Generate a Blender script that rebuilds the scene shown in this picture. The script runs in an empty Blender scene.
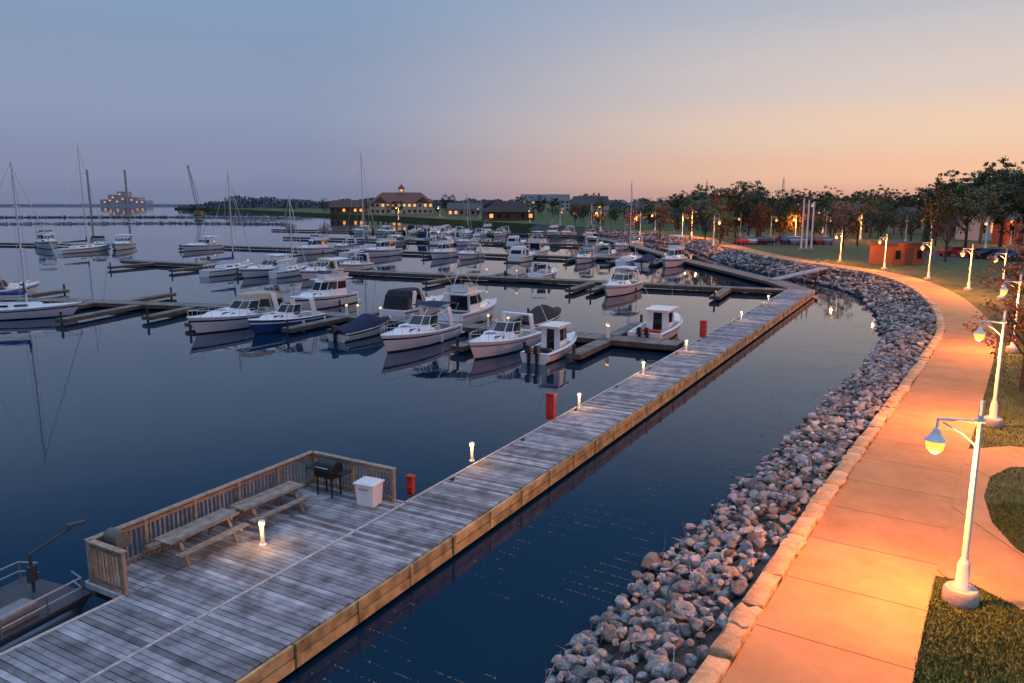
import bpy, bmesh, math, random, bisect
from mathutils import Vector, Matrix, Euler, noise
random.seed(7)
R=random.uniform
sc=bpy.context.scene
col=sc.collection
sc.view_settings.view_transform='Standard'; sc.view_settings.look='None'; sc.view_settings.exposure=0
# ------------------------------------------------------------- survey camera
TH=math.atan(141/768.); CT,ST=math.cos(TH),math.sin(TH)
cam=bpy.data.objects.new('camera',bpy.data.cameras.new('camera')); col.objects.link(cam)
cam.location=(0,0,10); cam.rotation_euler=(math.pi/2-TH,0,0)
cam.data.lens=27; cam.data.sensor_width=36; cam.data.clip_end=9000; cam.data.clip_start=.1
sc.camera=cam
def gp(px,py,z=0.0):
    u=(px-512)/768.; v=(py-341.5)/768.
    t=(10-z)/(ST+CT*v)
    return (u*t, t*(CT-ST*v))
def prj(x,y,z=0.0):
    d=y*CT+(10-z)*ST; dn=(10-z)*CT-y*ST
    return 512+768*x/d, 341.5+768*dn/d
def lin(r,g,b):
    f=lambda c:(c/255/12.92 if c/255<=.04045 else ((c/255+.055)/1.055)**2.4)
    return (f(r),f(g),f(b),1)
# ------------------------------------------------------------- materials
MATS={}
def M(name,c,rough=.6,metal=0,var=.15,scale=6,bump=0,bscale=30,emit=None,es=0,island=0,orand=0,alpha=None):
    if name in MATS: return MATS[name]
    m=bpy.data.materials.new(name); m.use_nodes=True; nt=m.node_tree; N=nt.nodes; Lk=nt.links
    b=N['Principled BSDF']; b.inputs['Roughness'].default_value=rough; b.inputs['Metallic'].default_value=metal
    tc=N.new('ShaderNodeTexCoord'); nz=N.new('ShaderNodeTexNoise'); nz.inputs['Scale'].default_value=scale; nz.inputs['Detail'].default_value=6
    Lk.new(tc.outputs['Object'],nz.inputs['Vector'])
    mx=N.new('ShaderNodeMix'); mx.data_type='RGBA'
    mx.inputs[6].default_value=(*[x*(1-var) for x in c[:3]],1); mx.inputs[7].default_value=(*[min(1,x*(1+var)) for x in c[:3]],1)
    mr=N.new('ShaderNodeMapRange'); mr.inputs[1].default_value=.3; mr.inputs[2].default_value=.7
    Lk.new(nz.outputs['Fac'],mr.inputs[0]); Lk.new(mr.outputs[0],mx.inputs[0])
    out=mx.outputs[2]
    if island or orand:
        src=N.new('ShaderNodeNewGeometry').outputs['Random Per Island'] if island else N.new('ShaderNodeObjectInfo').outputs['Random']
        k=island or orand
        m2=N.new('ShaderNodeMapRange'); m2.inputs[3].default_value=1-k; m2.inputs[4].default_value=1+k
        Lk.new(src,m2.inputs[0])
        vm=N.new('ShaderNodeVectorMath'); vm.operation='SCALE'; Lk.new(out,vm.inputs[0]); Lk.new(m2.outputs[0],vm.inputs['Scale']); out=vm.outputs[0]
    Lk.new(out,b.inputs['Base Color'])
    if bump:
        n2=N.new('ShaderNodeTexNoise'); n2.inputs['Scale'].default_value=bscale; n2.inputs['Detail'].default_value=8
        Lk.new(tc.outputs['Object'],n2.inputs['Vector'])
        bp=N.new('ShaderNodeBump'); bp.inputs['Strength'].default_value=bump; bp.inputs['Distance'].default_value=.03
        Lk.new(n2.outputs['Fac'],bp.inputs['Height']); Lk.new(bp.outputs[0],b.inputs['Normal'])
    if emit:
        b.inputs['Emission Color'].default_value=(*emit,1); b.inputs['Emission Strength'].default_value=es
    MATS[name]=m; return m
WARM=(1,.27,.03)
white=M('white_gelcoat',(.82,.81,.79),.25,var=.06)
offw=M('cream_gelcoat',(.66,.62,.54),.3,var=.06)
navy=M('navy_gelcoat',(.012,.03,.12),.25)
blueh=M('blue_gelcoat',(.02,.07,.24),.25)
redp=M('red_paint',(.45,.03,.02),.4)
blackp=M('black_paint',(.015,.015,.017),.4)
greyp=M('grey_paint',(.25,.26,.28),.5)
dgrey=M('dark_grey_deck',(.06,.062,.065),.6)
bottom=M('antifouling_paint',(.02,.022,.03),.7)
glass=M('dark_glass',(.012,.016,.02),.08,var=.05)
chrome=M('stainless_steel',(.6,.6,.62),.3,metal=.9,var=.05)
canN=M('navy_canvas',(.012,.02,.06),.9,bump=.3)
canK=M('black_canvas',(.02,.02,.024),.9,bump=.3)
canB=M('blue_canvas',(.02,.06,.22),.85,bump=.3)
canT=M('tan_canvas',(.42,.35,.25),.85,bump=.3)
canW=M('white_canvas',(.66,.65,.62),.85,bump=.3)
canG=M('green_canvas',(.02,.07,.05),.85,bump=.3)
teak=M('teak_wood',(.22,.13,.07),.6)
vinyl=M('white_vinyl',(.6,.58,.54),.5)
rubber=M('black_rubber',(.02,.02,.02),.8)
alum=M('aluminium',(.5,.5,.52),.35,metal=.8,var=.08)
mastm=M('mast_aluminium',(.62,.62,.63),.4,var=.05)
plank=M('weathered_plank',(.245,.25,.262),.75,var=.5,scale=2.2,bump=.7,bscale=40,island=.5)
plank2=M('pier_plank',(.19,.165,.14),.8,var=.3,scale=2,bump=.4,island=.35)
fasc=M('treated_timber',(.42,.31,.14),.75,var=.5,scale=2.5,bump=.6,island=.2)
fasc2=M('pier_timber',(.11,.08,.055),.8,var=.35,scale=2.5,bump=.4)
seamw=M('pale_timber',(.44,.42,.39),.75,var=.25,bump=.4)
pilem=M('dark_pile_wood',(.05,.04,.03),.85,var=.3,bump=.6)
conc=M('concrete',(.36,.34,.32),.85,var=.15,bump=.3)
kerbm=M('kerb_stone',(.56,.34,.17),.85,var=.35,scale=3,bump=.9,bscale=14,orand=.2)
rockm=M('riprap_stone',(.25,.25,.25),.8,var=.5,scale=3,bump=.9,bscale=9,orand=.6)
rockm2=M('riprap_stone_tan',(.31,.27,.23),.8,var=.4,scale=3,bump=.9,bscale=9,orand=.45)
rockI=M('riprap_stone_mass',(.25,.25,.25),.8,var=.5,scale=2,bump=.9,bscale=9,island=.6)
rockW=M('riprap_stone_warm',(.31,.27,.23),.8,var=.4,scale=2,bump=.9,bscale=9,island=.5)
soil=M('riprap_bed_soil',(.05,.046,.04),.95,var=.3,bump=.8)
whitep=M('white_lamp_paint',(.78,.78,.76),.35,var=.05)
bulb=M('lit_lamp_glass',(.6,.25,.06),.3,emit=(1,.36,.05),es=2.4)
bulbw=M('lit_bollard_glass',(.9,.6,.3),.3,emit=(1,.46,.11),es=3.2)
litwin=M('lit_window_glass',(.8,.5,.25),.3,emit=(1,.42,.10),es=1.1)
bark=M('tree_bark',(.075,.055,.04),.9,var=.3,bump=.6)
asph=M('asphalt',(.05,.05,.053),.85,var=.2)
paintw=M('road_marking_paint',(.6,.6,.58),.7)
leafs=[M('dark_green_foliage',(.05,.08,.03),.8,var=.4,scale=1,island=.6),
       M('olive_foliage',(.12,.13,.04),.8,var=.4,scale=1,island=.6),
       M('brown_spring_foliage',(.15,.085,.045),.8,var=.4,scale=1,island=.6),
       M('rust_spring_foliage',(.26,.11,.045),.8,var=.4,scale=1,island=.6)]
# ------------------------------------------------------------- mesh builder
class MB:
    def __init__(s): s.v=[];s.f=[];s.m=[]
    def add(s,vs,fs,m=0):
        o=len(s.v); s.v+= [tuple(p) for p in vs]; s.f+=[tuple(i+o for i in f) for f in fs]; s.m+=[m]*len(fs); return s
    def box(s,c,d,rz=0,m=0,rx=0,ry=0,tp=(1,1)):
        hx,hy,hz=d[0]/2,d[1]/2,d[2]/2
        P=[(-hx,-hy,-hz),(hx,-hy,-hz),(hx,hy,-hz),(-hx,hy,-hz),(-hx*tp[0],-hy*tp[1],hz),(hx*tp[0],-hy*tp[1],hz),(hx*tp[0],hy*tp[1],hz),(-hx*tp[0],hy*tp[1],hz)]
        if rz or rx or ry:
            Rm=Matrix.Rotation(rz,3,'Z')@Matrix.Rotation(ry,3,'Y')@Matrix.Rotation(rx,3,'X')
            P=[Rm@Vector(p) for p in P]
        P=[(p[0]+c[0],p[1]+c[1],p[2]+c[2]) for p in P]
        return s.add(P,[(0,3,2,1),(4,5,6,7),(0,1,5,4),(1,2,6,5),(2,3,7,6),(3,0,4,7)],m)
    def cyl(s,a,b,r,r2=None,n=8,m=0):
        a=Vector(a);b=Vector(b); r2=r if r2 is None else r2
        d=(b-a)
        if d.length<1e-6: return s
        d.normalize(); u=d.orthogonal().normalized(); w=d.cross(u)
        P=[]
        for c,rr in((a,r),(b,r2)):
            for i in range(n):
                an=2*math.pi*i/n; P.append(c+u*math.cos(an)*rr+w*math.sin(an)*rr)
        F=[(i,(i+1)%n,n+(i+1)%n,n+i) for i in range(n)]+[tuple(range(n-1,-1,-1)),tuple(range(n,2*n))]
        return s.add(P,F,m)
    def lathe(s,c,prof,n=16,m=0):
        P=[];F=[]
        for r,z in prof:
            for i in range(n):
                a=2*math.pi*i/n; P.append((c[0]+r*math.cos(a),c[1]+r*math.sin(a),c[2]+z))
        for k in range(len(prof)-1):
            for i in range(n): F.append((k*n+i,k*n+(i+1)%n,(k+1)*n+(i+1)%n,(k+1)*n+i))
        return s.add(P,F,m)
    def path(s,pts,r,n=5,m=0):
        for a,b in zip(pts,pts[1:]): s.cyl(a,b,r,n=n,m=m)
        return s
    def obj(s,name,mats,parent=None,smooth=None,recalc=True,bevel=0):
        me=bpy.data.meshes.new(name); me.from_pydata(s.v,[],s.f)
        if not isinstance(mats,(list,tuple)): mats=[mats]
        for m in mats: me.materials.append(m)
        me.polygons.foreach_set('material_index',s.m)
        if recalc:
            bm=bmesh.new(); bm.from_mesh(me); bmesh.ops.recalc_face_normals(bm,faces=bm.faces)
            if bevel: bmesh.ops.bevel(bm,geom=bm.edges[:],offset=bevel,segments=2,affect='EDGES',profile=.6)
            bm.to_mesh(me); bm.free()
        if smooth:
            me.polygons.foreach_set('use_smooth',[True]*len(me.polygons)); me.set_sharp_from_angle(angle=math.radians(smooth))
        me.update()
        o=bpy.data.objects.new(name,me); col.objects.link(o)
        if parent: o.parent=parent
        return o
def meta(o,label,cat,group=None):
    o['label']=label; o['category']=cat
    if group: o['group']=group
    return o
def thing(name,label,cat,group=None,loc=(0,0,0),rz=0):
    e=bpy.data.objects.new(name,None); e.empty_display_size=.3; col.objects.link(e); e.location=loc; e.rotation_euler=(0,0,rz)
    return meta(e,label,cat,group)
def dup(root,loc=None,rz=None,scale=None,parent=None,nolight=False):
    n=root.copy(); col.objects.link(n)
    if parent: n.parent=parent
    else:
        if loc is not None: n.location=loc
        if rz is not None: n.rotation_euler=(0,0,rz)
        if scale is not None: n.scale=scale
    for c in root.children:
        if nolight and c.type=='LIGHT': continue
        dup(c,parent=n)
    return n
def struct(o): o['kind']='structure'; return o
# ------------------------------------------------------------- world
w=bpy.data.worlds.new('World'); sc.world=w; w.use_nodes=True; nt=w.node_tree; N=nt.nodes; Lk=nt.links
bg=N['Background']; out=N['World Output']
tc=N.new('ShaderNodeTexCoord'); sp=N.new('ShaderNodeSeparateXYZ'); Lk.new(tc.outputs['Generated'],sp.inputs[0])
def ramp(stops):
    r=N.new('ShaderNodeValToRGB'); r.color_ramp.interpolation='EASE'
    e=r.color_ramp.elements
    while len(e)<len(stops): e.new(.5)
    for i,(p,c) in enumerate(stops): e[i].position=p; e[i].color=lin(*c)
    Lk.new(sp.outputs['Z'],r.inputs[0]); return r
cold=ramp([(0,(120,130,160)),(.04,(132,141,170)),(.11,(140,154,182)),(.24,(132,156,188)),(.42,(68,108,160)),(1,(146,162,190))])
warm=ramp([(0,(222,166,146)),(.03,(246,194,158)),(.08,(242,208,180)),(.14,(220,204,196)),(.24,(184,188,200)),(.42,(95,128,170)),(1,(146,162,190))])
dt=N.new('ShaderNodeVectorMath'); dt.operation='DOT_PRODUCT'; Lk.new(tc.outputs['Generated'],dt.inputs[0]); az=math.radians(50)
dt.inputs[1].default_value=(math.sin(az),math.cos(az),0)
mr=N.new('ShaderNodeMapRange'); mr.interpolation_type='SMOOTHSTEP'; mr.inputs[1].default_value=.40; mr.inputs[2].default_value=1.0
Lk.new(dt.outputs['Value'],mr.inputs[0])
mx=N.new('ShaderNodeMix'); mx.data_type='RGBA'; Lk.new(mr.outputs[0],mx.inputs[0]); Lk.new(cold.outputs[0],mx.inputs[6]); Lk.new(warm.outputs[0],mx.inputs[7])
nz=N.new('ShaderNodeTexNoise'); nz.inputs['Scale'].default_value=2.2; nz.inputs['Detail'].default_value=5
mp=N.new('ShaderNodeMapping'); mp.inputs['Scale'].default_value=(1,1,9); Lk.new(tc.outputs['Generated'],mp.inputs[0]); Lk.new(mp.outputs[0],nz.inputs['Vector'])
mz=N.new('ShaderNodeMapRange'); mz.inputs[3].default_value=.95; mz.inputs[4].default_value=1.05; Lk.new(nz.outputs['Fac'],mz.inputs[0])
mb=N.new('ShaderNodeMapRange'); mb.interpolation_type='SMOOTHSTEP'; mb.inputs[1].default_value=.55; mb.inputs[2].default_value=.95; mb.inputs[3].default_value=1.0; mb.inputs[4].default_value=3.3
Lk.new(sp.outputs['Z'],mb.inputs[0])
ml=N.new('ShaderNodeMath'); ml.operation='MULTIPLY'; Lk.new(mz.outputs[0],ml.inputs[0]); Lk.new(mb.outputs[0],ml.inputs[1])
Lk.new(mx.outputs[2],bg.inputs[0]); Lk.new(ml.outputs[0],bg.inputs[1])
sky=N.new('ShaderNodeTexSky'); sky.sky_type='NISHITA'; sky.sun_disc=False; sky.sun_elevation=math.radians(2); sky.sun_rotation=az
bg2=N.new('ShaderNodeBackground'); bg2.inputs[1].default_value=.002; Lk.new(sky.outputs[0],bg2.inputs[0])
ad=N.new('ShaderNodeAddShader'); Lk.new(bg.outputs[0],ad.inputs[0]); Lk.new(bg2.outputs[0],ad.inputs[1]); Lk.new(ad.outputs[0],out.inputs[0])
sl=bpy.data.lights.new('sun','SUN'); sl.energy=.4; sl.angle=math.radians(20); sl.color=(1,.70,.5)
so=bpy.data.objects.new('sun',sl); col.objects.link(so); el=math.radians(8)
so.rotation_euler=Vector((math.sin(az)*math.cos(el),math.cos(az)*math.cos(el),math.sin(el))).to_track_quat('Z','Y').to_euler()
# ------------------------------------------------------------- water
wm=bpy.data.materials.new('lake_water'); wm.use_nodes=True; nt=wm.node_tree; N=nt.nodes; Lk=nt.links; b=N['Principled BSDF']
b.inputs['Roughness'].default_value=.02; b.inputs['IOR'].default_value=1.34
tc=N.new('ShaderNodeTexCoord')
n1=N.new('ShaderNodeTexNoise'); n1.inputs['Scale'].default_value=1.3; n1.inputs['Detail'].default_value=2
n2=N.new('ShaderNodeTexNoise'); n2.inputs['Scale'].default_value=.15; n2.inputs['Detail'].default_value=2
Lk.new(tc.outputs['Object'],n1.inputs['Vector']); Lk.new(tc.outputs['Object'],n2.inputs['Vector'])
b1=N.new('ShaderNodeBump'); b1.inputs['Strength'].default_value=.06; b1.inputs['Distance'].default_value=.05; Lk.new(n1.outputs['Fac'],b1.inputs['Height'])
b2=N.new('ShaderNodeBump'); b2.inputs['Strength'].default_value=.1; b2.inputs['Distance'].default_value=.1; Lk.new(n2.outputs['Fac'],b2.inputs['Height']); Lk.new(b1.outputs[0],b2.inputs['Normal'])
Lk.new(b2.outputs[0],b.inputs['Normal'])
n3=N.new('ShaderNodeTexNoise'); n3.inputs['Scale'].default_value=.06; n3.inputs['Detail'].default_value=3; Lk.new(tc.outputs['Object'],n3.inputs['Vector'])
cm_=N.new('ShaderNodeMix'); cm_.data_type='RGBA'; cm_.inputs[6].default_value=(.001,.016,.042,1); cm_.inputs[7].default_value=(.003,.024,.042,1); Lk.new(n3.outputs['Fac'],cm_.inputs[0]); Lk.new(cm_.outputs[2],b.inputs['Base Color'])
mbw=MB().add([(-6000,-300,0),(5000,-300,0),(5000,8000,0),(-6000,8000,0)],[(0,1,2,3)])
struct(mbw.obj('water',wm,recalc=False))
# ------------------------------------------------------------- shoreline curve
K=[(-40,-60),(-12,-12),(-3,2.5),(.6,8.1),(3.08,12),(5.57,15.9),(9.56,22),(15.2,30.3),(22.7,41.5),(28.5,50.8),(34,62.6),(38.4,74.8),(40.6,86),(40,96),(38.3,105),(37.8,125),(39,150),(40,180),(30,222),(8,275)]
def catmull(P,step):
    out=[]
    Q=[Vector(p) for p in P]; Q=[2*Q[0]-Q[1]]+Q+[2*Q[-1]-Q[-2]]
    for i in range(1,len(Q)-2):
        n=max(1,int((Q[i+1]-Q[i]).length/step))
        for k in range(n):
            t=k/n; a,b_,c,d=Q[i-1:i+3]
            out.append(.5*((2*b_)+(c-a)*t+(2*a-5*b_+4*c-d)*t*t+(3*b_-a-3*c+d)*t**3))
    out.append(Q[-2]); return out
KC=catmull(K,.5)
def norms(C):
    r=[]
    for i in range(len(C)):
        t=(C[min(i+1,len(C)-1)]-C[max(i-1,0)]).normalized(); r.append(Vector((-t.y,t.x)))
    return r
KN=norms(KC)   # toward water
def off(i,d): return KC[i]+KN[i]*d
cum=[0]
for a,b_ in zip(KC,KC[1:]): cum.append(cum[-1]+(b_-a).length)
PW=3.25
def strip(name,mat,i0,i1,d0,d1,z0,z1,step=2,uv=True):
    idx=list(range(i0,i1,step)); vs=[];fs=[]
    for i in idx:
        a=off(i,d0); c=off(i,d1); vs+=[(a.x,a.y,z0),(c.x,c.y,z1)]
    for k in range(len(idx)-1): fs.append((2*k,2*k+1,2*k+3,2*k+2))
    o=MB().add(vs,fs).obj(name,mat,recalc=False)
    ul=o.data.uv_layers.new(name='UVMap')
    for p in o.data.polygons:
        for li in p.loop_indices:
            vi=o.data.loops[li].vertex_index; ul.data[li].uv=(abs(d1-d0) if vi%2 else 0, cum[idx[vi//2]])
    return struct(o)
ilast=len(KC)-1
i200=max(i for i in range(len(KC)) if KC[i].y<190)
pm=bpy.data.materials.new('path_concrete_lamp_tint'); pm.use_nodes=True; nt=pm.node_tree; N=nt.nodes; Lk=nt.links; b=N['Principled BSDF']; b.inputs['Roughness'].default_value=.85
uvn=N.new('ShaderNodeTexCoord'); sx=N.new('ShaderNodeSeparateXYZ'); Lk.new(uvn.outputs['UV'],sx.inputs[0])
def joint(sock,per,wd,offs=0):
    a=N.new('ShaderNodeMath'); a.operation='ADD'; a.inputs[1].default_value=offs; Lk.new(sock,a.inputs[0])
    d=N.new('ShaderNodeMath'); d.operation='PINGPONG'; d.inputs[1].default_value=per/2; Lk.new(a.outputs[0],d.inputs[0])
    l=N.new('ShaderNodeMath'); l.operation='LESS_THAN'; l.inputs[1].default_value=wd; Lk.new(d.outputs[0],l.inputs[0]); return l.outputs[0]
j1=joint(sx.outputs['Y'],2.4,.016)
fl=N.new('ShaderNodeMath'); fl.operation='DIVIDE'; fl.inputs[1].default_value=2.4; Lk.new(sx.outputs['Y'],fl.inputs[0])
wn=N.new('ShaderNodeTexWhiteNoise'); wn.noise_dimensions='1D'
f3=N.new('ShaderNodeMath'); f3.operation='FLOOR'; Lk.new(fl.outputs[0],f3.inputs[0]); Lk.new(f3.outputs[0],wn.inputs['W'])
nz=N.new('ShaderNodeTexNoise'); nz.inputs['Scale'].default_value=.9; nz.inputs['Detail'].default_value=10; nz.inputs['Roughness'].default_value=.72; Lk.new(uvn.outputs['Object'],nz.inputs['Vector'])
c1=N.new('ShaderNodeMix'); c1.data_type='RGBA'; c1.inputs[6].default_value=(.36,.165,.06,1); c1.inputs[7].default_value=(.62,.32,.135,1)  # concrete tones carry the orange of the lamplight in their base colour
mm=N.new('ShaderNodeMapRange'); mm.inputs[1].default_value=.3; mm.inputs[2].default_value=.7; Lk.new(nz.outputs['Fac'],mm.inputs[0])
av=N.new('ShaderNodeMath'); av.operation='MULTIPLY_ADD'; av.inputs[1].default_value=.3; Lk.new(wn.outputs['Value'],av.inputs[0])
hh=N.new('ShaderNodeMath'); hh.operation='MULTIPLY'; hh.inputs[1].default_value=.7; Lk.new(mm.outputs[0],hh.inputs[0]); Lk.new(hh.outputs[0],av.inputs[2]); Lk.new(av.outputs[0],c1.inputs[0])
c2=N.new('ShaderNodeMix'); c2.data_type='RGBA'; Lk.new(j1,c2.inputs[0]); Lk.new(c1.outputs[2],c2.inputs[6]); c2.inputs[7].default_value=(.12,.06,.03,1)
Lk.new(c2.outputs[2],b.inputs['Base Color'])
nb=N.new('ShaderNodeTexNoise'); nb.inputs['Scale'].default_value=35; nb.inputs['Detail'].default_value=6; Lk.new(uvn.outputs['Object'],nb.inputs['Vector'])
bp=N.new('ShaderNodeBump'); bp.inputs['Strength'].default_value=.35; bp.inputs['Distance'].default_value=.02; Lk.new(nb.outputs['Fac'],bp.inputs['Height']); Lk.new(bp.outputs[0],b.inputs['Normal'])
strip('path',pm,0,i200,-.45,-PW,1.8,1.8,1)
strip('riprap_slope_ground',soil,0,ilast,.1,4.3,1.62,-.7)
grassm=M('lawn_grass_ground',(.065,.085,.02),.95,var=.5,scale=1.2,bump=.9,bscale=25)
shore=[off(i,-.1) for i in range(0,ilast,3)]
far=[(-30,350),(-70,430),(-130,520),(-200,640),(-300,820),(-390,900),(-800,2500),(3500,3500),(3500,-60),(-40,-61)]
pl=[(p.x,p.y) for p in shore]+far
n=len(pl)
mbl=MB(); mbl.add([(x,y,1.77) for x,y in pl],[tuple(range(n))])
mbl.add([(x,y,1.77) for x,y in pl]+[(x,y,-1) for x,y in pl],[(i,(i+1)%n,n+(i+1)%n,n+i) for i in range(n)])
struct(mbl.obj('ground',grassm,recalc=False))
PZ=[gp(x,y,1.79) for x,y in [(920,572),(970,583),(1060,628),(1060,578),(1015,548),(992,522),(984,497),(990,477),(1010,467),(1060,468),(1060,452),(1010,446),(955,450),(935,500)]]
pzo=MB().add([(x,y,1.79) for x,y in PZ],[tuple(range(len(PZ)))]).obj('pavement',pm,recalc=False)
ul=pzo.data.uv_layers.new(name='UVMap')
for p in pzo.data.polygons:
    for li in p.loop_indices:
        v=pzo.data.vertices[pzo.data.loops[li].vertex_index].co; ul.data[li].uv=(v.y,v.x*1.0)
struct(pzo)
def inpoly(x,y,P):
    c=False;j=len(P)-1
    for i in range(len(P)):
        if (P[i][1]>y)!=(P[j][1]>y) and x<(P[j][0]-P[i][0])*(y-P[i][1])/(P[j][1]-P[i][1])+P[i][0]: c=not c
        j=i
    return c
bl=MB(); cnt=0
kcn=[(KC[i].x,KC[i].y,KN[i].x,KN[i].y) for i in range(0,ilast,3) if 0<KC[i].y<80]
while cnt<34000:
    y=R(9,46) if random.random()<.4 else R(9,20); x=R(4,4+y*.95)
    if inpoly(x,y,PZ): continue
    px,py=prj(x,y,1.8)
    if px>1060 or py>720: 
        cnt+=.02; continue
    k=min(kcn,key=lambda q:(q[0]-x)**2+(q[1]-y)**2)
    d=-( (x-k[0])*k[2]+(y-k[1])*k[3])
    if d<PW-.02: continue
    h=R(.025,.08); a=R(0,6.28); ww=R(.006,.012)*(1+y/25); dx,dy=math.cos(a)*ww,math.sin(a)*ww; lx,ly=R(-.04,.04),R(-.04,.04)
    bl.add([(x-dx,y-dy,1.77),(x+dx,y+dy,1.77),(x+lx,y+ly,1.77+h)],[(0,1,2)]); cnt+=1
gr=bl.obj('grass',M('grass_blade',(.085,.12,.022),.8,var=.4,island=.5),recalc=False); gr['kind']='stuff'; gr['label']='short green lawn grass beside the concrete path'
# ------------------------------------------------------------- rocks
def rockmesh(k):
    bm=bmesh.new()
    sx_,sy_,sz_=R(.8,1.3),R(.65,1.0),R(.5,.8)
    for _ in range(20):
        v=Vector((random.gauss(0,1),random.gauss(0,1),random.gauss(0,1))).normalized()*R(.85,1.05)
        bm.verts.new((v.x*sx_,v.y*sy_,v.z*sz_))
    r=bmesh.ops.convex_hull(bm,input=bm.verts[:])
    bmesh.ops.delete(bm,geom=[e for e in r['geom_interior'] if isinstance(e,bmesh.types.BMVert)],context='VERTS')
    bmesh.ops.bevel(bm,geom=bm.edges[:],offset=.08,segments=1,affect='EDGES',profile=.5)
    me=bpy.data.meshes.new('boulder'); bm.to_mesh(me); bm.free()
    me.materials.append(rockm if k%3 else rockm2); return me
RK=[rockmesh(k) for k in range(12)]
RV=[([tuple(v.co) for v in m.vertices],[tuple(p.vertices) for p in m.polygons]) for m in RK]
rocks=[]
for i in range(ilast):
    if KC[i].y<6: continue
    y=KC[i].y; dens= 14 if y<45 else (8 if y<90 else 3)
    seg=cum[i+1]-cum[i]; W=3.4+.2*noise.noise((cum[i]*.25,0,0))
    nr=seg*W*dens; nr=int(nr)+(random.random()<nr%1)
    for _ in range(nr):
        d=R(.12,W); p=off(i,d)+Vector((R(-.15,.15),R(-.15,.15)))
        size=(R(.10,.23) if random.random()<.86 else R(.22,.33))*(1 if y<45 else (1.2 if y<90 else 1.7))
        z=1.66-(d-.1)/3.5*1.66+R(-.02,.13)
        rocks.append((y,p.x,p.y,z,size))
rocks=[r for r in rocks if r[0]<230]
rocks.sort()
vis=[r for r in rocks if prj(r[1],r[2],r[3])[1]<700]
rs=MB()
for j,(yy,x,y,z,s_) in enumerate(vis):
    k=random.randrange(12); e=(R(-.6,.6),R(-.6,.6),R(0,6.28))
    if j<300:
        o=bpy.data.objects.new('boulder',RK[k]); col.objects.link(o); o.location=(x,y,z); o.rotation_euler=e; o.scale=(s_,)*3
        meta(o,'tan angular riprap boulder on the bank' if k%3==0 else 'grey angular riprap boulder on the bank','rock','boulders of the shore riprap')
    else:
        Rm=Matrix.LocRotScale(Vector((x,y,z)),Euler(e),Vector((s_,)*3))
        rs.add([Rm@Vector(v) for v in RV[k][0]],RV[k][1],0 if random.random()<.7 else 1)
o=rs.obj('riprap',[rockI,rockW],recalc=False); o['kind']='stuff'; o['label']='long bank of loose grey riprap stones along the water'
def kerbmesh(L,W,H):
    bm=bmesh.new(); bmesh.ops.create_cube(bm,size=1); bmesh.ops.subdivide_edges(bm,edges=bm.edges[:],cuts=2,use_grid_fill=True)
    for v in bm.verts: v.co=Vector((v.co.x*W+R(-.03,.03),v.co.y*L+R(-.04,.04),v.co.z*H+R(-.02,.02)))
    me=bpy.data.meshes.new('kerb_block'); bmesh.ops.bevel(bm,geom=[e for e in bm.edges if len(e.link_faces)==2 and e.calc_face_angle(0)>1.0],offset=.045,segments=2,affect='EDGES',profile=.5)
    bm.to_mesh(me); bm.free(); me.materials.append(kerbm); me.polygons.foreach_set('use_smooth',[True]*len(me.polygons)); me.set_sharp_from_angle(angle=.6); return me
KM=[(L,kerbmesh(L,R(.40,.48),.40)) for L in (.85,1.1,1.25,1.35,1.5,1.0,.75,1.2)]
def at(s):
    i=max(0,min(ilast-1,bisect.bisect(cum,s)-1)); f=(s-cum[i])/(cum[i+1]-cum[i]); return KC[i].lerp(KC[i+1],f),KN[i]
istart=min(i for i in range(len(KC)) if KC[i].y>8); s=cum[istart]; e_=cum[i200]
while s<e_:
    L,me=random.choice(KM); p,nn=at(s+L/2); p=p-nn*(.22+R(-.025,.025))
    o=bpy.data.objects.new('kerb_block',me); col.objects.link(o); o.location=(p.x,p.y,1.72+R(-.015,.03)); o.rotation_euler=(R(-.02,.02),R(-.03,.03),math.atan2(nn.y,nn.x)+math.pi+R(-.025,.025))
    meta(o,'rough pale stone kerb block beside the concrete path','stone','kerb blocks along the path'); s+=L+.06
# ------------------------------------------------------------- main dock
DA=-math.atan2(.487,.873); DO=Vector((-.93,21.8,0))
DM=Matrix.Translation(DO)@Matrix.Rotation(DA,4,'Z')
def D(x,y,z=0): return DM@Vector((x,y,z))
dock=thing('wooden_dock','long weathered grey plank dock with pale timber fascia over the water','dock',None,DO,DA)
def boards(xc,wdt,y0,y1):
    q=MB(); y=y0
    while y<y1:
        wd=.17; q.box((xc+R(-.015,.015),y+wd/2,.675+R(-.006,.006)),(wdt,wd-.02,.05),rz=R(-.001,.001)); y+=wd
    q.obj('deck',plank,dock)
boards(-1.25,2.5,-20,67.5); boards(-3.75,2.3,-20,-.4); boards(-5.62,1.4,-8.3,-.5)
mb_=MB()
for k in range(7): mb_.box((-2.55,-20+k*2.8+1.4,.69),(.085,2.78,.04))
mb_.obj('seam_board',seamw,dock)
mb_=MB(); mb_.box((-4.93,-14.2,.69),(.1,11.7,.07)); mb_.box((-6.36,-4.4,.67),(.08,7.9,.12)); mb_.box((-2.55,33.5,.66),(.08,67.8,.14)); mb_.box((-5.6,-8.34,.66),(1.45,.06,.14));mb_.box((-4.45,-.38,.66),(3.9,.06,.14))
mb_.obj('edge_board',seamw,dock)
mb_=MB(); y=-20
while y<67.4:
    L=min(6.1,67.5-y); mb_.box((.05,y+L/2,.53),(.08,L-.03,.26)); mb_.box((.07,y+L/2,.235),(.07,L-.05,.25)); y+=L
y=-20
while y<67: 
    mb_.box((.115,y+.1,.42),(.05,.12,.56)); y+=2.03
mb_.obj('fascia',fasc,dock)
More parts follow.
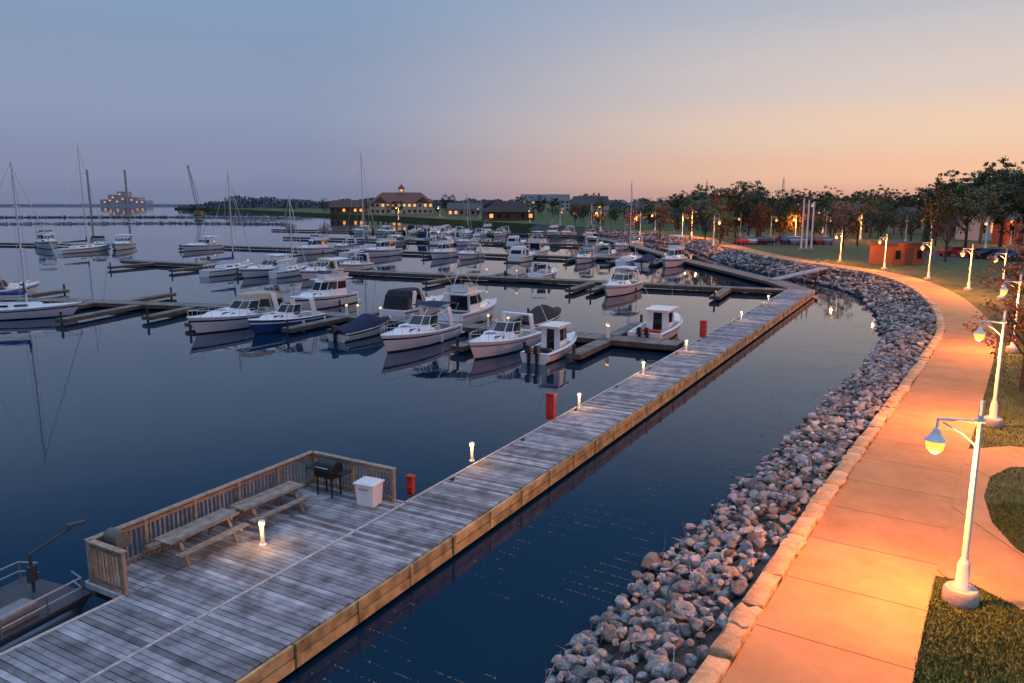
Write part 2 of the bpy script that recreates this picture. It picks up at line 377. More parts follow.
mb_=MB(); mb_.box((-1.25,23.7,.45),(2.3,87,.3)); mb_.box((-3.7,-10.4,.45),(2.4,19.6,.3)); mb_.box((-5.6,-4.4,.45),(1.4,7.6,.3)); mb_.obj('joist_frame',pilem,dock)
for y in range(-19,68,4):
    for x in ((-.2,-2.3) if y>0 else (-.2,-4.7,-6.2) if y>-9 else (-.2,-4.7)):
        MB().cyl((x,y+.5,-2),(x,y+.5,.45),.14,n=10).obj('pile',pilem,dock)
for y in range(2,67,5):
    q=MB(); q.box((-2.35,y,.73),(.08,.1,.06)); q.cyl((-2.35,y-.16,.77),(-2.35,y+.16,.77),.022,n=6); q.obj('cleat',blackp,dock)
def pier(name,label,P,wd,z=.55):
    r=thing(name,label,'dock','floating dock walkways of the marina')
    a=MB();f=MB();bs=MB()
    for (x0,y0),(x1,y1) in zip(P,P[1:]):
        L=math.hypot(x1-x0,y1-y0); an=math.atan2(y1-y0,x1-x0); n=int(L/.3); dx,dy=(x1-x0)/L,(y1-y0)/L
        for k in range(n):
            t=(k+.5)*L/n; a.box((x0+dx*t,y0+dy*t,z-.025),(L/n-.02,wd,.05),rz=an)
        cx,cy=(x0+x1)/2,(y0+y1)/2
        for sgn in(-1,1): f.box((cx-dy*sgn*(wd/2+.04),cy+dx*sgn*(wd/2+.04),z-.16),(L,.08,.34),rz=an)
        bs.box((cx,cy,z-.25),(L,wd-.1,.35),rz=an)
    a.obj('deck',plank2,r); f.obj('fascia',fasc2,r); bs.obj('float',pilem,r)
    return r
PIERS={
 'P1':[(11.3,50.8),(-24,69.0),(-58,77)],
 'P2':[(29.5,82.5),(-62,123.6)],
 'P3':[(28.5,124.5),(-72,169)],
 'P4':[(25,165),(-60,205)],
 'P5':[(20,215),(-80,260)],
 'P6':[(-125,178),(-88,168)],
}
for k,v in PIERS.items(): pier('mooring_pier','grey plank floating mooring pier with dark timber sides',v,1.9 if k!='P6' else 1.5)
pier('dock_walkway','plank dock walkway curving along the rocky shore',[(31,80.5),(31.3,90),(30,105),(28,124),(26,165),(20,216)],2.3,.6)
g=thing('gangway','sloping aluminium gangway from the shore down to the dock','gangway')
a=Vector((38.9,96,1.75)); b_=Vector((31.3,92,.7)); dd=(b_-a).normalized(); sd=Vector((-dd.y,dd.x,0)).normalized()*.7
MB().add([a+sd,a-sd,b_-sd,b_+sd,a+sd-Vector((0,0,.15)),a-sd-Vector((0,0,.15)),b_-sd-Vector((0,0,.15)),b_+sd-Vector((0,0,.15))],[(0,1,2,3),(4,5,6,7),(0,1,5,4),(1,2,6,5),(2,3,7,6),(3,0,4,7)]).obj('ramp',alum,g)
for sg in(1,-1):
    q=MB(); up=Vector((0,0,1)); q.cyl(a+sd*sg+up,b_+sd*sg+up,.04); 
    for k in range(7): p=a.lerp(b_,k/6)+sd*sg; q.cyl(p,p+up,.03,n=6)
    q.obj('handrail',alum,g)
# ------------------------------------------------------------- boats
def B_hull(root,L,B,fb,rise,sw,mats,rake=.9,nn=16):
    def wf(t):
        if t<.42: return B/2*(sw+(1-sw)*math.sin(t/.42*math.pi/2))
        return max(.02,B/2*(1-((t-.42)/.58)**2.3))
    def gf(t): return fb+rise*t*t
    rows=[(0,-.35,0),(.80,-.03,1),(.86,.1,1),(.93,None,.68),(.955,None,.8),(1,None,1)]
    q=MB(); V=[];nr=len(rows)
    for i in range(nn+1):
        t=i/nn; w_=wf(t); g_=gf(t)
        for sgn in(1,-1):
            for k,(wm_,z,fr) in enumerate(rows):
                zz=z if z is not None else .1+(g_-.1)*fr
                rel=(zz+.35)/(g_+.35); y=-L/2+L*t-rake*(t**3)*(1-rel)
                V.append((sgn*w_*wm_*(1-(1-rel)*.45*t*t),y,zz if k else zz+ .25*t**3))
    F=[];m=[]
    for i in range(nn):
        for s_ in(0,1):
            for k in range(nr-1):
                a=(i*2+s_)*nr+k; c=((i+1)*2+s_)*nr+k
                q_=(a,c,c+1,a+1); F.append(q_ if s_ else q_[::-1]); m.append([2,2,0,1,0][k])
    F.append(tuple([k for k in range(nr)]+[nr+k for k in range(nr-1,0,-1)])); m.append(0)
    q.v=V;q.f=F;q.m=m; q.obj('hull',mats,root,smooth=40)
    return wf,gf
def B_deck(root,L,wf,gf,tc0,floor=.35,nn=16,mdeck=None,foredeck_top=1.0):
    q=MB(); P=[]
    Y=lambda t:-L/2+L*t
    ts=[tc0+(1-tc0)*i/8 for i in range(9)]
    for t in ts:
        w_=wf(t); g_=gf(t)
        P.append([(-w_,Y(t),g_),(-w_*.9,Y(t)-.02,g_+.035),(0,Y(t)-.02,g_+.09),(w_*.9,Y(t)-.02,g_+.035),(w_,Y(t),g_)])
    vs=[p for r in P for p in r]; fs=[]
    for i in range(8):
        for k in range(4): fs.append((i*5+k,i*5+k+1,i*5+5+k+1,i*5+5+k))
    q.add(vs,fs,0)
    ts=[tc0*i/6 for i in range(7)]
    for sg in(-1,1):
        vs=[]
        for t in ts:
            w_=wf(t); g_=gf(t); vs+=[(sg*w_,Y(t),g_),(sg*(w_-.05),Y(t),g_+.035),(sg*(w_-.22),Y(t),g_+.035),(sg*(w_-.26),Y(t),floor)]
        q.add(vs,[(i*4+k,i*4+k+1,i*4+5+k,i*4+4+k) for i in range(6) for k in range(3)],0)
    w0=wf(0)-.26;w1=wf(tc0)-.26;g1=gf(tc0)
    q.add([(-w0,Y(0)+.25,floor),(w0,Y(0)+.25,floor),(w1,Y(tc0),floor),(-w1,Y(tc0),floor)],[(0,1,2,3)],1)
    q.add([(-w1-.26,Y(tc0),g1+.02),(w1+.26,Y(tc0),g1+.02),(w1,Y(tc0),floor),(-w1,Y(tc0),floor)],[(0,1,2,3)],0)
    q.box((0,Y(0)+.16,(floor+gf(0))/2+.02),(wf(0)*2-.06,.22,gf(0)-floor+.06),m=0)
    q.obj('deck',[mdeck or white,vinyl],root,smooth=35)
def ring(y0,y1,wb,wf_,z):
    a=[(wb,y0),(wb,y0+.45*(y1-y0)),(wf_,y0+.8*(y1-y0)),(wf_*.55,y1)]
    return [(x,y,z) for x,y in a]+[(-x,y,z) for x,y in a[::-1]]
def house(q,rb,rt,m=0,skip=()):
    n=len(rb); q.add(rb+rt,[(i,(i+1)%n,n+(i+1)%n,n+i) for i in range(n) if i not in skip],m)
    c=(0,sum(p[1] for p in rt)/n,rt[0][2]+.05); q.add(rt+[c],[(i,(i+1)%n,n) for i in range(n)],m)
def panes(q,rb,rt,idx,v0=.3,v1=.85,u0=.07,u1=.93,o=.015,m=0):
    n=len(rb); C=sum((Vector(p) for p in rb),Vector())/n
    for i in idx:
        a,b_,c,d=[Vector(p) for p in(rb[i],rb[(i+1)%n],rt[(i+1)%n],rt[i])]
        nrm=(b_-a).cross(d-a).normalized()
        if nrm.dot(a-C)<0: nrm=-nrm
        f=lambda u,v:(a.lerp(b_,u)).lerp(d.lerp(c,u),v)+nrm*o
        q.add([f(u0,v0),f(u1,v0),f(u1,v1),f(u0,v1)],[(0,1,2,3)],m)
def rail(root,L,wf,gf,t0,h,fine=True):
    q=MB(); n=7
    for sg in(1,-1):
        pts=[(sg*wf(t)*.93,-L/2+L*t-.05,gf(t)+h) for t in[t0+(.99-t0)*i/n for i in range(n+1)]]
        q.path(pts,.022,5)
        for k,t in enumerate([t0+(.99-t0)*i/n for i in range(n+1)]): q.cyl((pts[k][0],pts[k][1],gf(t)),pts[k],.016,n=4)
    q.obj('bow_rail',chrome,root)
def outboard(root,x,y,dark=True):
    q=MB(); q.box((x,y-.18,.95),(.34,.5,.5),tp=(.75,.8)); q.box((x,y-.15,.45),(.16,.22,.7)); q.box((x,y-.15,.05),(.05,.4,.3))
    q.obj('outboard_motor',blackp if dark else greyp,root,bevel=.03)
CN={'navy':canN,'black':canK,'blue':canB,'tan':canT,'white':canW,'green':canG}
HN={'white':white,'cream':offw,'navy':navy,'blue':blueh,'black':blackp,'red':redp,'grey':greyp}
def boat(kind,x,y,hd,L=8,hull='white',stripe='navy',canvas='navy',mast=12,extra=None,detail=True):
    rz=math.atan2(-hd[0],hd[1])
    nm={'express':'cabin_cruiser','fly':'flybridge_cruiser','sail':'sailboat','cover':'covered_motorboat','fish':'fishing_boat','encl':'canvas_topped_cruiser'}[kind]
    lb={'express':f'{hull} cabin cruiser with {stripe} stripe moored at a dock','fly':f'{hull} flybridge cruiser with {canvas} canvas top at a dock','sail':f'{hull} sailboat with tall mast and {canvas} sail cover','cover':f'{hull} motorboat under a {canvas} mooring cover','fish':f'{hull} fishing boat with pilothouse and two outboard motors','encl':f'{hull} cruiser with {canvas} canvas enclosure at a dock'}[kind]
    r=thing(nm,lb,'boat','boats moored in the marina',(x,y,0),rz)
    B=L*.34 if L<9.5 else L*.32
    H=HN[hull]; S=HN[stripe]; C=CN[canvas]; Y=lambda t:-L/2+L*t
    if kind=='sail':
        B=L*.31; wf,gf=B_hull(r,L,B,.85,.3,.62,[H,S,bottom],1.1)
        B_deck(r,L,wf,gf,.3,.5)
        rb=ring(Y(.3),Y(.72),B*.33,B*.22,gf(.4)+.03); rt=ring(Y(.32),Y(.68),B*.28,B*.17,gf(.4)+.42)
        q=MB(); house(q,rb,rt); q.obj('cabin',white,r,smooth=30)
        for ii in((0,1),(5,6)):
            q=MB(); panes(q,rb,rt,ii,.35,.8,.15,.85); q.obj('window',glass,r)
        my=Y(.58); q=MB(); q.cyl((0,my,.9),(0,my,mast),.085+.004*max(0,mast-10),.06,n=8)
        for f_ in(.45,.72): q.cyl((-B*.3,my,mast*f_),(B*.3,my,mast*f_),.025,n=5)
        q.obj('mast',mastm,r)
        q=MB(); q.cyl((0,my,1.95),(0,Y(.1),2.0),.06); q.obj('boom',mastm,r)
        q=MB(); q.cyl((0,my-.05,2.15),(0,my-L*.2,2.15),.2,.16,n=9); q.cyl((0,my-L*.2,2.15),(0,Y(.1)+.1,2.1),.16,.09,n=9); q.cyl((0,my-.05,2.2),(0,my-.1,3.1),.16,.07); q.obj('sail_cover',C,r,smooth=50)
        q=MB(); q.cyl((0,Y(.99),gf(1)),(0,my,mast*.97),.05,.03,n=6); q.obj('furled_jib',canW,r)
        q=MB(); q.cyl((0,Y(0),1),(0,my,mast),.014,n=4)
        for sg in(1,-1):
            q.cyl((sg*wf(.55)*.95,my,.95),(sg*B*.3,my,mast*.72),.014,n=4); q.cyl((sg*B*.3,my,mast*.72),(0,my,mast*.98),.014,n=4); q.cyl((sg*wf(.5)*.95,my-.3,.95),(0,my,mast*.45),.014,n=4)
        q.obj('rigging',chrome,r)
        rail(r,L,wf,gf,.1,.55)
        q=MB(); 
        for k in range(12):
            a0,a1=k*math.pi/6,(k+1)*math.pi/6; q.cyl((.35*math.cos(a0),Y(.12),1.1+.35*math.sin(a0)),(.35*math.cos(a1),Y(.12),1.1+.35*math.sin(a1)),.02,n=4)
        q.cyl((0,Y(.12),.5),(0,Y(.12),1.1),.07); q.obj('steering_wheel',chrome,r)
        return r
    fb={'express':.85,'encl':.9,'fly':1.0,'cover':.7,'fish':.7}[kind]*(L/8)**.6
    wf,gf=B_hull(r,L,B,fb,.4,.88,[H,S,bottom],.9*L/8)
    if kind=='cover':
        B_deck(r,L,wf,gf,.45,.3)
        q=MB(); vs=[];T=[0,.08,.2,.35,.5,.62,.75,.87,.95]
        for t in T:
            w_=wf(t)*.97; hgt={0:.25,.08:.4,.2:.5,.35:.6,.5:.95,.62:.75,.75:.35,.87:.2,.95:.1}[t]; g_=gf(t)+.04
            vs+=[(-w_-.02,Y(t),g_-.12),(-w_,Y(t),g_),(-w_*.5,Y(t),g_+hgt*.75),(0,Y(t),g_+hgt+R(-.03,.03)),(w_*.5,Y(t),g_+hgt*.75),(w_,Y(t),g_),(w_+.02,Y(t),g_-.12)]
        q.add(vs,[(i*7+k,i*7+k+1,i*7+8+k,i*7+7+k) for i in range(len(T)-1) for k in range(6)]); q.add(vs[:7],[(0,1,2,3,4,5,6)])
        q.obj('mooring_cover',C,r,smooth=60); outboard(r,0,Y(0)); return r
    if kind=='fish':
        B_deck(r,L,wf,gf,.62,.3)
        dz=.35; y0,y1=Y(.38),Y(.66); rb=ring(y0,y1,B*.31,B*.27,dz); rt=ring(y0,y1-.3,B*.28,B*.24,1.95)
        q=MB(); house(q,rb,rt); q.box((0,(y0+y1)/2-.25,2.03),(B*.66,(y1-y0)+.3,.07)); q.obj('pilothouse',white,r,smooth=30)
        q=MB(); panes(q,rb,rt,(0,1,2,3,4,5,6),.45,.92); panes(q,rb,rt,(7,),.08,.92,.3,.7); q.obj('window',glass,r)
        rail(r,L,wf,gf,.62,.4)
        outboard(r,-.28,Y(0)); outboard(r,.28,Y(0))
        q=MB()
        for sg in(1,-1): q.cyl((sg*B*.27,(y0+y1)/2,2.05),(sg*B*.4,y0-.6,4.3),.018,.008,n=4)
        q.obj('antenna',white,r)
        q=MB(); q.box((0,Y(.2),.55),(B*.5,.5,.45)); q.obj('bait_locker',S,r,bevel=.04)
        return r
    dz=gf(.6)+.02
    B_deck(r,L,wf,gf,.42,.4)
    rb=ring(Y(.42),Y(.86),B*.38,B*.2,dz); rt=ring(Y(.42),Y(.78),B*.33,B*.13,dz+.38)
    q=MB(); house(q,rb,rt); q.obj('cabin',H if hull=='cream' else white,r,smooth=30)
    q=MB(); panes(q,rb,rt,(1,5),.35,.8,.2,.85); q.box((0,Y(.66),dz+.42),(.5,.5,.05)); q.obj('cabin_window',glass,r)
    if kind in('express','encl'):
        wb=ring(Y(.26),Y(.56),B*.4,B*.33,dz+.15); wt=ring(Y(.26),Y(.47),B*.36,B*.28,dz+.95)
        q=MB()
        for i in(1,2,3,4,5): panes(q,wb,wt,(i,),0,1,.02,.98,0)
        q.obj('windscreen',glass,r)
        q=MB(); q.path(wt[1:7],.03); q.path(wb[1:7],.03)
        for i in range(1,7): q.cyl(wb[i],wt[i],.025,n=5)
        q.obj('windscreen_frame',white,r)
        q=MB(); ya=Y(.2)
        for sg in(1,-1): q.box((sg*B*.42,ya,dz+.62),(.09,.5,1.35),rx=-.25)
        q.box((0,ya+.17,dz+1.3),(B*.84,.45,.1)); q.obj('radar_arch',white,r,bevel=.02)
        if kind=='encl' :
            q=MB(); t0=ring(Y(.1),Y(.47),B*.40,B*.28,dz+.98); t1=ring(Y(.14),Y(.44),B*.36,B*.24,dz+1.42); t2=ring(Y(.06),Y(.46),B*.42,B*.33,dz-.1)
            house(q,t0,t1); q.add(t2+t0,[(i,(i+1)%8,8+(i+1)%8,8+i) for i in(0,6,7)]); q.obj('canvas_top',C,r,smooth=40)
            q=MB(); panes(q,t2,t0,(0,6,7),.35,.9,.12,.88,.02); q.obj('clear_vinyl_window',glass,r)
        else:
            q=MB(); q.box((0,Y(.08),.75),(B*.6,.55,.5)); q.box((B*.18,Y(.3),.85),(.5,.5,.7)); q.box((-B*.18,Y(.3),.85),(.5,.5,.7)); q.obj('seat',vinyl,r,bevel=.05)
            if L>7.9:
                q=MB()
                vs=[(sx_*B*.4,Y(t),dz+1.5+zz) for t,zz in((.05,-.05),(.15,.08),(.28,.1),(.4,0)) for sx_ in(-1,-.5,.5,1)]
                vs=[(a,b2,c+(.1 if abs(a)<B*.3 else 0)) for a,b2,c in vs]
                q.add(vs,[(i*4+k,i*4+k+1,i*4+5+k,i*4+4+k) for i in range(3) for k in range(3)]); q.obj('bimini_top',C,r,smooth=60)
                q=MB()
                for sg in(1,-1):
                    for t in(.05,.4): q.cyl((sg*B*.42,Y(.22),dz+.1),(sg*B*.4,Y(t),dz+1.46),.02,n=4)
                q.obj('bimini_frame',chrome,r)
    if kind=='fly':
        zt=dz+1.35; hb=ring(Y(.2),Y(.62),B*.4,B*.3,dz-.15); ht=ring(Y(.2),Y(.52),B*.36,B*.26,zt)
        q=MB(); house(q,hb,ht); q.box((0,Y(.3),zt+.03),(B*.8,L*.42,.08)); q.obj('wheelhouse',white,r,smooth=30)
        q=MB(); panes(q,hb,ht,(0,1,2,3,4,5,6),.42,.88,.05,.95); panes(q,hb,ht,(7,),.1,.88,.1,.9); q.obj('window',glass,r)
        fb_=ring(Y(.16),Y(.46),B*.36,B*.28,zt+.07); ft=ring(Y(.15),Y(.49),B*.39,B*.31,zt+.6)
        q=MB(); n=8; q.add(fb_+ft,[(i,i+1,n+i+1,n+i) for i in range(7)]); q.box((0,Y(.22),zt+.4),(B*.5,.5,.55)); q.box((0,Y(.4),zt+.45),(.7,.4,.6)); q.obj('flybridge',white,r,smooth=30)
        q=MB(); g2=ring(Y(.15),Y(.46),B*.37,B*.27,zt+.9); panes(q,ft,g2,(2,3,4),0,1,.02,.98,0); q.obj('flybridge_windscreen',glass,r)
        q=MB(); vs=[(sx_*B*.38,Y(t),zt+1.95-(.06 if abs(sx_)>.7 else 0)) for t in(.1,.2,.33,.44) for sx_ in(-1,-.5,.5,1)]
        q.add(vs,[(i*4+k,i*4+k+1,i*4+5+k,i*4+4+k) for i in range(3) for k in range(3)]); q.obj('bimini_top',C,r,smooth=60)
        q=MB()
        for sg in(1,-1):
            for t in(.1,.44): q.cyl((sg*B*.37,Y(.3),zt+.5),(sg*B*.38,Y(t),zt+1.9),.022,n=4)
        q.cyl((B*.3,Y(.1),zt),(B*.3,Y(.05),zt+3.2),.015,n=4)
        q.obj('bimini_frame',chrome,r)
    rail(r,L,wf,gf,.45,.5)
    q=MB(); q.box((0,Y(0)-.3,.22),(B*.8,.65,.07)); q.obj('swim_platform',teak if random.random()<.4 else white,r)
    for sg in(1,-1):
        q=MB(); q.cyl((sg*(wf(.4)+.09),Y(.4),.15),(sg*(wf(.4)+.09),Y(.4),.65),.1,n=8); q.obj('fender',white if random.random()<.6 else navy,r,smooth=40)
    return r
def onpier(P,px,side,L):
    best=None
    for (x0,y0),(x1,y1) in zip(P,P[1:]):
        d=Vector((x1-x0,y1-y0)); Ls=d.length; d.normalize(); h=Vector((d.y,-d.x)); h=h if h.y>0 else -h
        for k in range(int(Ls*4)):
            p=Vector((x0,y0))+d*k*.25+h*side*(L/2+1.6)
            e=abs(prj(p.x,p.y)[0]-px)
            if best is None or e<best[0]: best=(e,p.x,p.y,h,d,k*.25,Vector((x0,y0))+d*k*.25)
    return best
def finger(base,h,side,L):
    a=base+h*side*.95; b_=base+h*side*(.95+L)
    r=thing('finger_pier','narrow grey plank finger pier between moored boats','dock','finger piers of the marina')
    q=MB(); n=int(L/.3); an=math.atan2(h.y,h.x)
    for k in range(n):
        p=a.lerp(b_,(k+.5)/n); q.box((p.x,p.y,.5),(L/n-.02,.95,.05),rz=an)
    q.obj('deck',plank2,r)
    c=(a+b_)/2; MB().box((c.x,c.y,.33),(L,1.05,.28),rz=an).obj('float',fasc2,r)
    e=b_-h*side*.1; MB().cyl((e.x,e.y,-1),(e.x,e.y,1.1),.1,n=8).obj('pile',pilem,r)
    return r
bol=[]
def put(pk,px,side,kind,L,bow,fg=1,**kw):
    e,x,y,h,d,_,base=onpier(PIERS[pk],px,side,L)
    hd=h*(1 if bow>0 else -1); hd=hd.copy(); hd.rotate(Matrix.Rotation(R(-.05,.05),2))
    boat(kind,x,y,hd,L,**kw)
    if fg:
        fb=base+d*(fg*(L*.17+.85)); finger(fb,h,side,L*.85); bol.append((fb+h*side*.2))
put('P1',238,-1,'encl',9.4,-1,1,stripe='navy',canvas='tan')
put('P1',284,-1,'express',7.4,-1,-1,hull='blue',stripe='white',canvas='white')
put('P1',366,-1,'cover',6.2,1,1,hull='cream',canvas='navy',stripe='black')
put('P1',418,-1,'express',8.6,-1,0,stripe='navy',canvas='navy')
put('P1',502,-1,'express',7.8,-1,1,stripe='grey',canvas='white')
put('P1',554,-1,'fish',6.5,1,-1,hull='white',stripe='black')
put('P1',322,1,'fly',8.6,-1,1,canvas='white',stripe='navy')
put('P1',420,1,'encl',8.4,1,1,canvas='black',stripe='navy')
put('P1',473,1,'fly',8,1,0,canvas='tan',stripe='grey')
put('P1',543,1,'cover',7.4,1,1,canvas='black',stripe='black')
put('P1',660,1,'fish',8.4,1,1,stripe='red')
put('P2',619,-1,'express',9.2,-1,1,canvas='white',stripe='grey')
put('P2',266,-1,'express',9.5,-1,1,canvas='white')
put('P2',318,-1,'encl',8,-1,0,canvas='tan')
put('P2',230,-1,'sail',9.5,1,1,mast=14,canvas='blue')
put('P2',291,-1,'sail',7.2,1,0,mast=10.6,canvas='white')
put('P2',354,1,'express',7.5,-1,1,canvas='white')
put('P2',546,1,'express',7,1,1,canvas='black')
put('P2',515,1,'cover',6.5,1,1,canvas='tan')
put('P3',313,-1,'fly',10,-1,1,canvas='navy')
put('P3',361,-1,'sail',11,1,0,mast=18.5,canvas='blue')
put('P3',380,-1,'fly',10,-1,1,canvas='white')
put('P3',441,-1,'fly',8.5,-1,1,canvas='white')
put('P3',468,-1,'express',8,-1,0,canvas='tan')
put('P3',201,-1,'express',10,-1,1,canvas='white')
put('P3',672,-1,'fly',9.5,-1,1,canvas='white')
put('P3',647,-1,'cover',8,1,0,canvas='navy')
put('P3',583,-1,'express',8,-1,1,canvas='navy')
put('P3',629,-1,'sail',9,1,1,mast=13,canvas='green')
put('P3',525,-1,'encl',8.5,1,1,canvas='white')
put('P3',540,1,'fly',9,1,1,canvas='white')
put('P3',608,1,'express',8,1,1,canvas='white')
put('P3',345,1,'express',7.5,-1,1,canvas='white')
for px,kd,L,c in((48,'fly',13,'tan'),(101,'encl',10,'black'),(122,'express',12,'white')):
    x,y=gp(px,249 if px>100 else 248); boat(kd,x,y,Vector((.25,-.97)) if px>110 else Vector((.6,-.8)),L,canvas=c)
x,y=gp(84,252); boat('sail',x,y,Vector((.3,.95)),12,mast=21,canvas='navy')
x,y=gp(18,318); boat('sail',x,y,Vector((.93,.3)),10,mast=13.2,canvas='blue')
x,y=gp(6,298); boat('encl',x,y,Vector((.35,.94)),8,canvas='tan')
kinds=['express','fly','express','cover','sail','encl','fish','express']
for pk,rng in(('P4',(395,690,19)),('P5',(345,640,17))):
    px=rng[0]
    while px<rng[1]:
        for sd_ in(-1,1):
            if random.random()<.5:
                kd=random.choice(kinds); put(pk,px+R(-3,3),sd_,kd,R(6.3,8.6),random.choice((-1,1)),1 if sd_<0 else 0,canvas=random.choice(['navy','white','tan','blue','black','white']),mast=R(9,13),hull=random.choice(['white','white','white','white','navy','cream']))
        px+=rng[2]*R(.8,1.2)
for px in(60,110,165): 
    e,x,y,h,d,_,base=onpier(PIERS['P1'],px,-1,6); finger(base,h,-1,9 if px==110 else 6)
for px in(40,150):
    e,x,y,h,d,_,base=onpier(PIERS['P1'],px,1,6); finger(base,h,1,7)
for px in(130,190,440,580,720):
    e,x,y,h,d,_,base=onpier(PIERS['P2'],px,-1,8); finger(base,h,-1,8)
# ------------------------------------------------------------- pontoon boat near platform
r=thing('pontoon_boat','small grey aluminium pontoon boat with rails beside the wooden platform','boat',None,D(-6.9,-11.3),DA+.12)
for sg in(1,-1):
    q=MB(); q.cyl((sg*.8,-2.6,.1),(sg*.8,2.3,.1),.3,n=14); q.cyl((sg*.8,2.3,.1),(sg*.8,3,.3),.3,.05,n=14); q.obj('pontoon',alum,r,smooth=40)
MB().box((0,0,.48),(2.3,5.6,.1)).obj('deck',dgrey,r)
q=MB()
for z in(.75,1.0):
    q.path([(-1.1,-2.7,z),(-1.1,2.6,z),(-.6,2.75,z)],.022); q.path([(1.1,-2.7,z),(1.1,2.6,z),(.6,2.75,z)],.022)
for y in(-2.7,-1.6,-.5,.6,1.7,2.6):
    for sg in(1,-1): q.cyl((sg*1.1,y,.5),(sg*1.1,y,1.0),.022,n=6)
q.obj('railing',alum,r)
q=MB(); q.box((-.7,1.0,.7),(.5,1.2,.35)); q.box((.7,1.0,.7),(.5,1.2,.35)); q.obj('bench_seat',M('grey_vinyl',(.2,.2,.2),.6),r,bevel=.05)
q=MB(); q.box((.3,-.6,.9),(.6,.5,.8)); q.obj('helm_console',blackp,r,bevel=.05)
q=MB(); q.cyl((-.2,2.3,.5),(-.2,2.3,1.5),.04); q.cyl((-.2,2.3,1.5),(.35,3.1,2.0),.035); q.box((.4,3.15,2.05),(.15,.4,.08),rz=-.5); q.box((-.2,2.3,1.0),(.14,.2,.4)); q.obj('trolling_motor',dgrey,r)
# ------------------------------------------------------------- platform railing
railm=M('railing_timber',(.32,.24,.16),.8,var=.3,bump=.4,island=.3)
r=thing('wooden_railing','weathered timber slat railing around the dock platform','railing',None,DO,DA)
def railrun(x0,y0,x1,y1,posts):
    L=math.hypot(x1-x0,y1-y0); an=math.atan2(y1-y0,x1-x0)
    for k in range(posts+1):
        f=k/posts; MB().box((x0+(x1-x0)*f,y0+(y1-y0)*f,1.05),(.09,.09,1.4)).obj('post',railm,r)
    q=MB(); q.box(((x0+x1)/2,(y0+y1)/2,1.79),(L+.1,.17,.04),rz=an); q.obj('top_rail',railm,r)
    for k in range(posts):
        a=Vector((x0,y0)).lerp(Vector((x1,y1)),k/posts); b_=Vector((x0,y0)).lerp(Vector((x1,y1)),(k+1)/posts); Lb=(b_-a).length; nb=max(2,int(Lb/.13)); q=MB()
        for j in range(1,nb): p=a.lerp(b_,j/nb); q.box((p.x,p.y,1.2),(.045,.035,1.02),rz=an)
        c=(a+b_)/2; q.box((c.x,c.y,1.66),(Lb-.1,.05,.09),rz=an); q.box((c.x,c.y,.82),(Lb-.1,.05,.09),rz=an); q.obj('slat_panel',railm,r)
railrun(-6.28,-8.22,-6.28,-.48,5); railrun(-6.18,-.48,-2.9,-.48,2); railrun(-6.18,-8.22,-4.95,-8.22,1)
wood=M('table_timber',(.25,.20,.155),.75,var=.35,bump=.5,island=.3)
def ptable(x,y,rz):
    p=D(x,y,.7); t=thing('picnic_table','weathered brown timber picnic table with bench seats on the deck','table','picnic tables on the dock platform',p,DA+rz)
    t.scale=(.9,1,.93)
    q=MB(); 
    for k in range(5): q.box((-.3+k*.15,0,.72),(.135,2.3,.04))
    q.obj('table_top',wood,t)
    for sg in(1,-1):
        q=MB(); q.box((sg*.58,0,.43),(.12,2.3,.04)); q.box((sg*.71,0,.43),(.12,2.3,.04)); q.obj('seat',wood,t)
    for sy in(-.8,.8):
        q=MB(); q.box((-.42,sy,.35),(.05,.1,.84),ry=.5); q.box((.42,sy,.35),(.05,.1,.84),ry=-.5); q.box((0,sy+.06,.39),(1.5,.04,.1)); q.box((0,sy+.06,.67),(.72,.04,.08)); q.obj('leg',wood,t)
ptable(-5.45,-5.7,.03); ptable(-5.45,-3.2,-.03)
def grill(x,y,rz,lab):
    t=thing('barbecue_grill',lab,'grill',None,D(x,y,.7),DA+rz)
    q=MB(); q.box((0,0,.75),(.75,.5,.25),tp=(1.05,1.05)); q.obj('firebox',blackp,t,bevel=.03)
    q=MB(); P=[];n=7
    for k in range(n): a=math.pi*k/(n-1); P+=[(-.38,-.25*math.cos(a),.88+.28*math.sin(a)),(.38,-.25*math.cos(a),.88+.28*math.sin(a))]
    q.add(P,[(2*k,2*k+1,2*k+3,2*k+2) for k in range(n-1)]+[tuple(range(0,2*n,2)),tuple(range(1,2*n,2))]); h_=q.obj('lid',blackp,t,smooth=50)
    q=MB(); q.cyl((-.25,-.3,.98),(.25,-.3,.98),.015); q.obj('handle',chrome,t)
    q=MB(); q.box((-.6,0,.84),(.35,.45,.03)); q.box((.6,0,.84),(.35,.45,.03)); q.obj('side_shelf',blackp,t)
    for sx_ in(-.3,.3):
        for sy in(-.2,.2): MB().box((sx_,sy,.31),(.04,.04,.62)).obj('leg',blackp,t)
grill(-5.1,-1.0,0,'black barbecue grill on legs beside the platform railing')
t=thing('park_grill','small grey pedestal grill at the platform corner','grill',None,D(-5.95,-7.7,.7),DA)
MB().cyl((0,0,0),(0,0,.8),.04).obj('pedestal',greyp,t); MB().box((0,0,.92),(.55,.4,.24)).obj('firebox',M('cast_iron',(.10,.10,.09),.7),t,bevel=.03); MB().cyl((-.26,0,1.04),(.26,0,1.04),.19,n=14).obj('lid',M('cast_iron2',(.12,.12,.10),.7),t,smooth=40)
t=thing('storage_bin','white plastic storage bin with lid on the wooden deck','bin',None,D(-3.45,-1.0,.7),DA+.1); t.scale=(.82,.82,.88)
MB().box((0,0,.4),(.72,.62,.8),tp=(1.15,1.15)).obj('bin_body',white,t,bevel=.04); q=MB(); q.box((0,0,.83),(.92,.8,.07)); q.box((0,0,.885),(.8,.66,.05),tp=(.9,.9)); q.obj('lid',white,t,bevel=.02)
MB().box((0,-.43,.68),(.4,.05,.05)).obj('handle',greyp,t)
